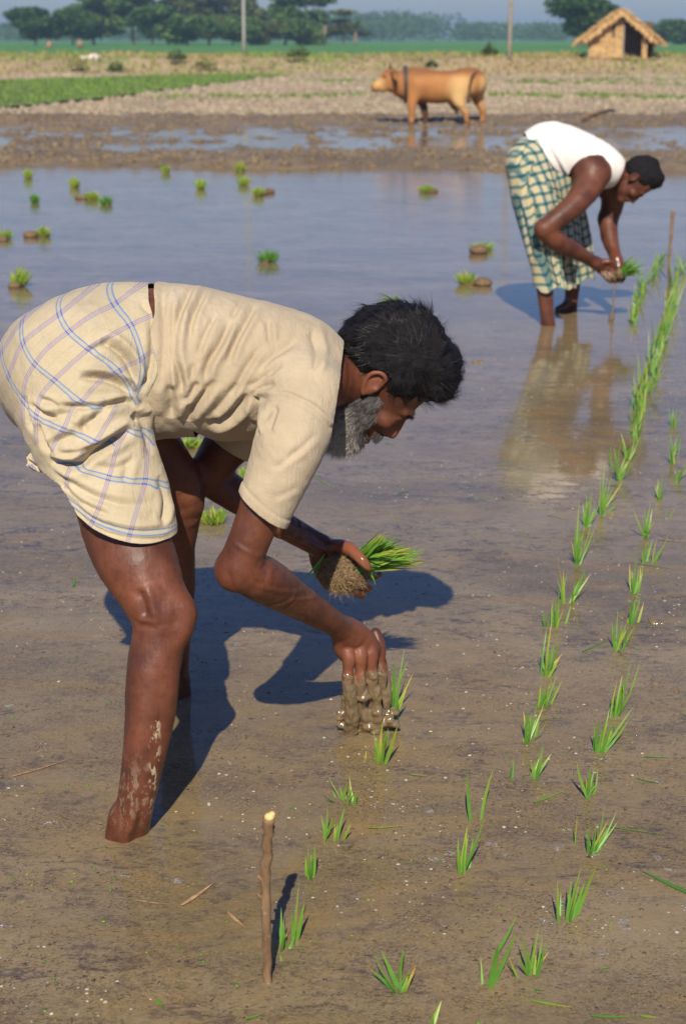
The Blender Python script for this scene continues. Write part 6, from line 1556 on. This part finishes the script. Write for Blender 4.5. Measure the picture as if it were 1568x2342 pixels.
# ================================================================ floating bits
def floating(px, py, qx, qy, w_, yl, label, mat=None, cat='leaf', z=.004):
    a_, b_ = PG(px, py, z), PG(qx, qy, z); V_, F_, tn = blades(a_, b_, w_, .01, 8, yl * .5, yl, .06, side=np.cross(b_ - a_, (0, 0, 1))[None])
    V_[:, 2] = np.maximum(V_[:, 2], .0015); o = link('floating_leaf', np_mesh('floating_leaf', V_, F_, True, {'tint': tn}), mat or M_RICE); base_at(o, a_); tag(o, label, cat, 'leaves and straws floating on the water')
FL_ = [((1568 + 30, 2052), (1462, 1988), .010, .1, 'long green leaf lying on the water at the right edge'), ((840, 1893), (924, 1888), .005, .85, 'orange and yellow strip floating above the cut stick'),
 ((1213, 2287), (1315, 2305), .006, .8, 'yellow leaf strip floating at the bottom right'), ((1350, 2322), (1450, 2326), .006, .3, 'green to orange strip at the bottom right edge'), ((1462, 2322), (1505, 2327), .006, .8, 'short orange strip at the bottom right corner'),
 ((1220, 1835), (1290, 1808), .006, .55, 'curved green and orange leaf below the small two pronged seedling'), ((1380, 1887), (1535, 1910), .004, .35, 'long thin green stem floating beyond the bushy fan'), ((1473, 1729), (1535, 1732), .005, .6, 'straight straw coloured leaf near the right edge'),
 ((1453, 1779), (1515, 1792), .004, .4, 'thin curved green leaf near the right edge'), ((1330, 1490), (1395, 1458), .006, .2, 'green leaf trailing left from the dark clump'), ((1250, 1176), (1303, 1187), .006, .9, 'pale straw floating left of the middle row'),
 ((1290, 2052), (1400, 2060), .0, .0, None), ((936, 1770), (976, 1774), .005, .85, 'short pale straw floating right of the lowest fresh clump'), ((700, 1437), (756, 1447), .006, .15, "green leaf floating behind the older man's wrist"),
 ((905, 1130), (940, 1116), .005, .3, 'small green leaf floating right of the beard'), ((1070, 1336), (1098, 1328), .003, .1, 'short dark green leaf in open water left of the middle row'), ((1090, 1143), (1130, 1135), .004, .45, 'pale olive leaf in open water below the younger man'),
 ((878, 1012), (905, 1018), .005, .1, "green leaf in the water just right of the older man's lips"), ((717, 1088), (765, 1115), .005, .75, 'curved orange leaf behind the sleeve'), ((1440, 1285), (1555, 1302), .005, .3, 'long green leaf lying right of the open clump'),
 ((1500, 1232), (1585, 1240), .007, .95, 'brown straw lying across the right edge'), ((1380, 1108), (1438, 1112), .008, .1, 'broad green leaf lying by the broad clump'), ((1395, 2210), (1365, 2216), .004, .6, 'small yellow scrap below the leaning clump'),
 ((640, 2140), (640, 2139), .0, .0, None), ((168, 1340), (172, 1320), .008, .2, "single stub of green leaf left of the older man's knee"), ((358, 2286), (374, 2300), .008, .3, 'small green scrap near the bottom left'), ((560, 2330), (600, 2318), .005, .5, 'yellow green scrap at the bottom middle'),
 ((30, 1775), (160, 1735), .005, .95, 'brown stem floating at the far left'), ((415, 2070), (490, 2018), .008, .97, 'brown bark strip floating left of the stick'), ((520, 2085), (565, 2125), .006, .97, 'brown twig slanting left of the stick'), ((310, 2058), (380, 2068), .004, .95, "thin straw floating below the older man's foot")]
for (a_, b_, w_, yl, lab) in FL_:
    if lab: floating(*a_, *b_, w_, yl, lab, M_STRAW if yl > .94 else None, 'straw' if yl > .94 else 'leaf')
# mud lumps breaking the surface
for (px, py, r, lab) in ((1418, 1408, 17, 'wet lump of mud behind the slim clump of the right row'), (1498, 1420, 24, 'wide wet lump of mud right of the slim clump'), (1500, 1560, 18, 'small shiny mud lump near the right edge'), (1543, 1578, 12, 'smallest shiny mud lump at the right edge'), (1090, 828, 14, "dark lump of weed in the water level with the older man's hair"), (1512, 895, 12, 'pair of brown husks floating right of the dense far row')):
    q = PG(px, py); m_ = M(1, q); s = SDF()
    for k in range(6): s.add(ell(q + np.array((RNG.normal() * r * .4 * m_, RNG.normal() * r * .5 * m_, 0)), np.array((.55, .6, .32)) * r * m_ * RNG.uniform(.5, 1)), .006)
    s.disp(lambda Q: (.004 * noise3(Q, 80, 8, 2)).astype(np.float32), .004)
    V_, F_ = mesh_sdf(s, q - .09, q + .09, .0035); o = link('mud_lump', np_mesh('mud_lump', V_, F_), M_WETMUD); tag(base_at(o, q), lab, 'mud lump', 'lumps of mud breaking the water')
# uncountable scum: crumbs, chaff, duckweed and froth, densest near us
def scatter(n, y0, y1, pw=1.0):
    Y_ = y0 + (y1 - y0) * RNG.random(n) ** pw; X_ = RNG.uniform(-1, 1, n) * (Y_ * .235 + .25); return X_, Y_
def patchy(n, seed, thr, y0, y1, pw):
    X_, Y_ = scatter(n, y0, y1, pw); f = noise3(np.stack((X_ + .25 * Y_, Y_ * 1.8, 0 * X_), 1), 2.6, seed, 3); m_ = f > thr; return X_[m_], Y_[m_]
X_, Y_ = patchy(90000, 3, .0, 1.6, 8.0, 1.5)
n_ = len(X_); an = RNG.normal(.25, .7, n_); L_ = RNG.uniform(.002, .012, n_) * (.4 + RNG.random(n_) ** 3 * 1.6); a_ = np.stack((X_, Y_, 0 * X_ + .0022), 1); b_ = a_ + np.stack((np.cos(an) * L_, np.sin(an) * L_, 0 * X_), 1)
V_, F_, tn = blades(a_, b_, RNG.uniform(.0012, .0032, n_), 0, 1, RNG.random(n_), RNG.random(n_), .1, side=np.stack((-np.sin(an), np.cos(an), 0 * an), 1))
nn = NT('chaff', .6, .4); nn.set('Base Color', nn.ramp(nn.attr('tint'), [(0, (.075, .055, .045)), (.4, (.12, .085, .055)), (.7, (.20, .135, .075)), (.88, (.34, .25, .15)), (1, (.48, .34, .17))]))
tag(link('chaff', np_mesh('chaff', V_, F_, False, {'tint': np.repeat(RNG.random(n_), 6)}), nn.m), 'fine dark and tan chaff drifting in patches on the near water', 'chaff', kind='stuff')
X_, Y_ = patchy(3000, 3, .12, 1.6, 8.0, 1.6); n_ = len(X_); sz = RNG.uniform(.0012, .0042, n_)
V_, F_ = lumps(np.stack((X_, Y_, 0 * X_), 1), sz, .25)
tag(link('crumbs', np_mesh('crumbs', V_, F_), M_CRUMB), 'dark crumbs of soil and root on the near water', 'crumbs', kind='stuff')
X_, Y_ = scatter(520, 1.6, 6.0, 1.5); n_ = len(X_); V_, F_ = lumps(np.stack((X_, Y_, 0 * X_ + .001), 1), RNG.uniform(.002, .0042, n_), .3)
tag(link('duckweed', np_mesh('duckweed', V_, F_, True, {'tint': np.repeat(RNG.random(n_) * .6, 12)}), M_RICE), 'tiny scattered green and yellow flecks of duckweed', 'duckweed', kind='stuff')
X_, Y_ = patchy(9000, 21, -.1, 1.6, 8.0, 1.5); n_ = len(X_)
V_, F_ = lumps(np.stack((X_, Y_, 0 * X_ + .0006), 1), .0014 + .0034 * RNG.random(n_) ** 2.2, .22)
nn = NT('flakes', .5, .4); nn.set('Base Color', nn.ramp(nn.attr('tint'), [(0, (.07, .05, .04)), (.35, (.20, .14, .09)), (.6, (.34, .27, .19)), (.8, (.42, .38, .32)), (1, (.55, .46, .30))]))
tag(link('flakes', np_mesh('flakes', V_, F_, True, {'tint': np.repeat(RNG.random(n_), 12)}), nn.m), 'pale and brown flakes of husk afloat on the near water', 'husk flakes', kind='stuff')
# froth: flat clusters of little bubbles
cs_ = []
X_, Y_ = patchy(300, 11, -.1, 1.7, 5.5, 1.3)
for x, y in zip(X_, Y_):
    k = RNG.integers(6, 26); sp_ = RNG.uniform(.003, .008)
    for _ in range(k): cs_.append((x + RNG.normal() * sp_ * 1.2, y + RNG.normal() * sp_ * .9, -.0004, RNG.uniform(.0014, .0042)))
cs_ = np.array(cs_); V_, F_ = lumps(cs_[:, :3], cs_[:, 3], .35)
n = NT('froth', .12, .6); n.set('Base Color', n.ramp(n.noise(60, 2, .5), [(.35, (.17, .15, .13)), (.65, (.27, .255, .235))])); M_FR = n.m
tag(link('froth', np_mesh('froth', V_, F_), M_FR), 'little greyish patches of froth bubbles on the near water', 'froth', kind='stuff')
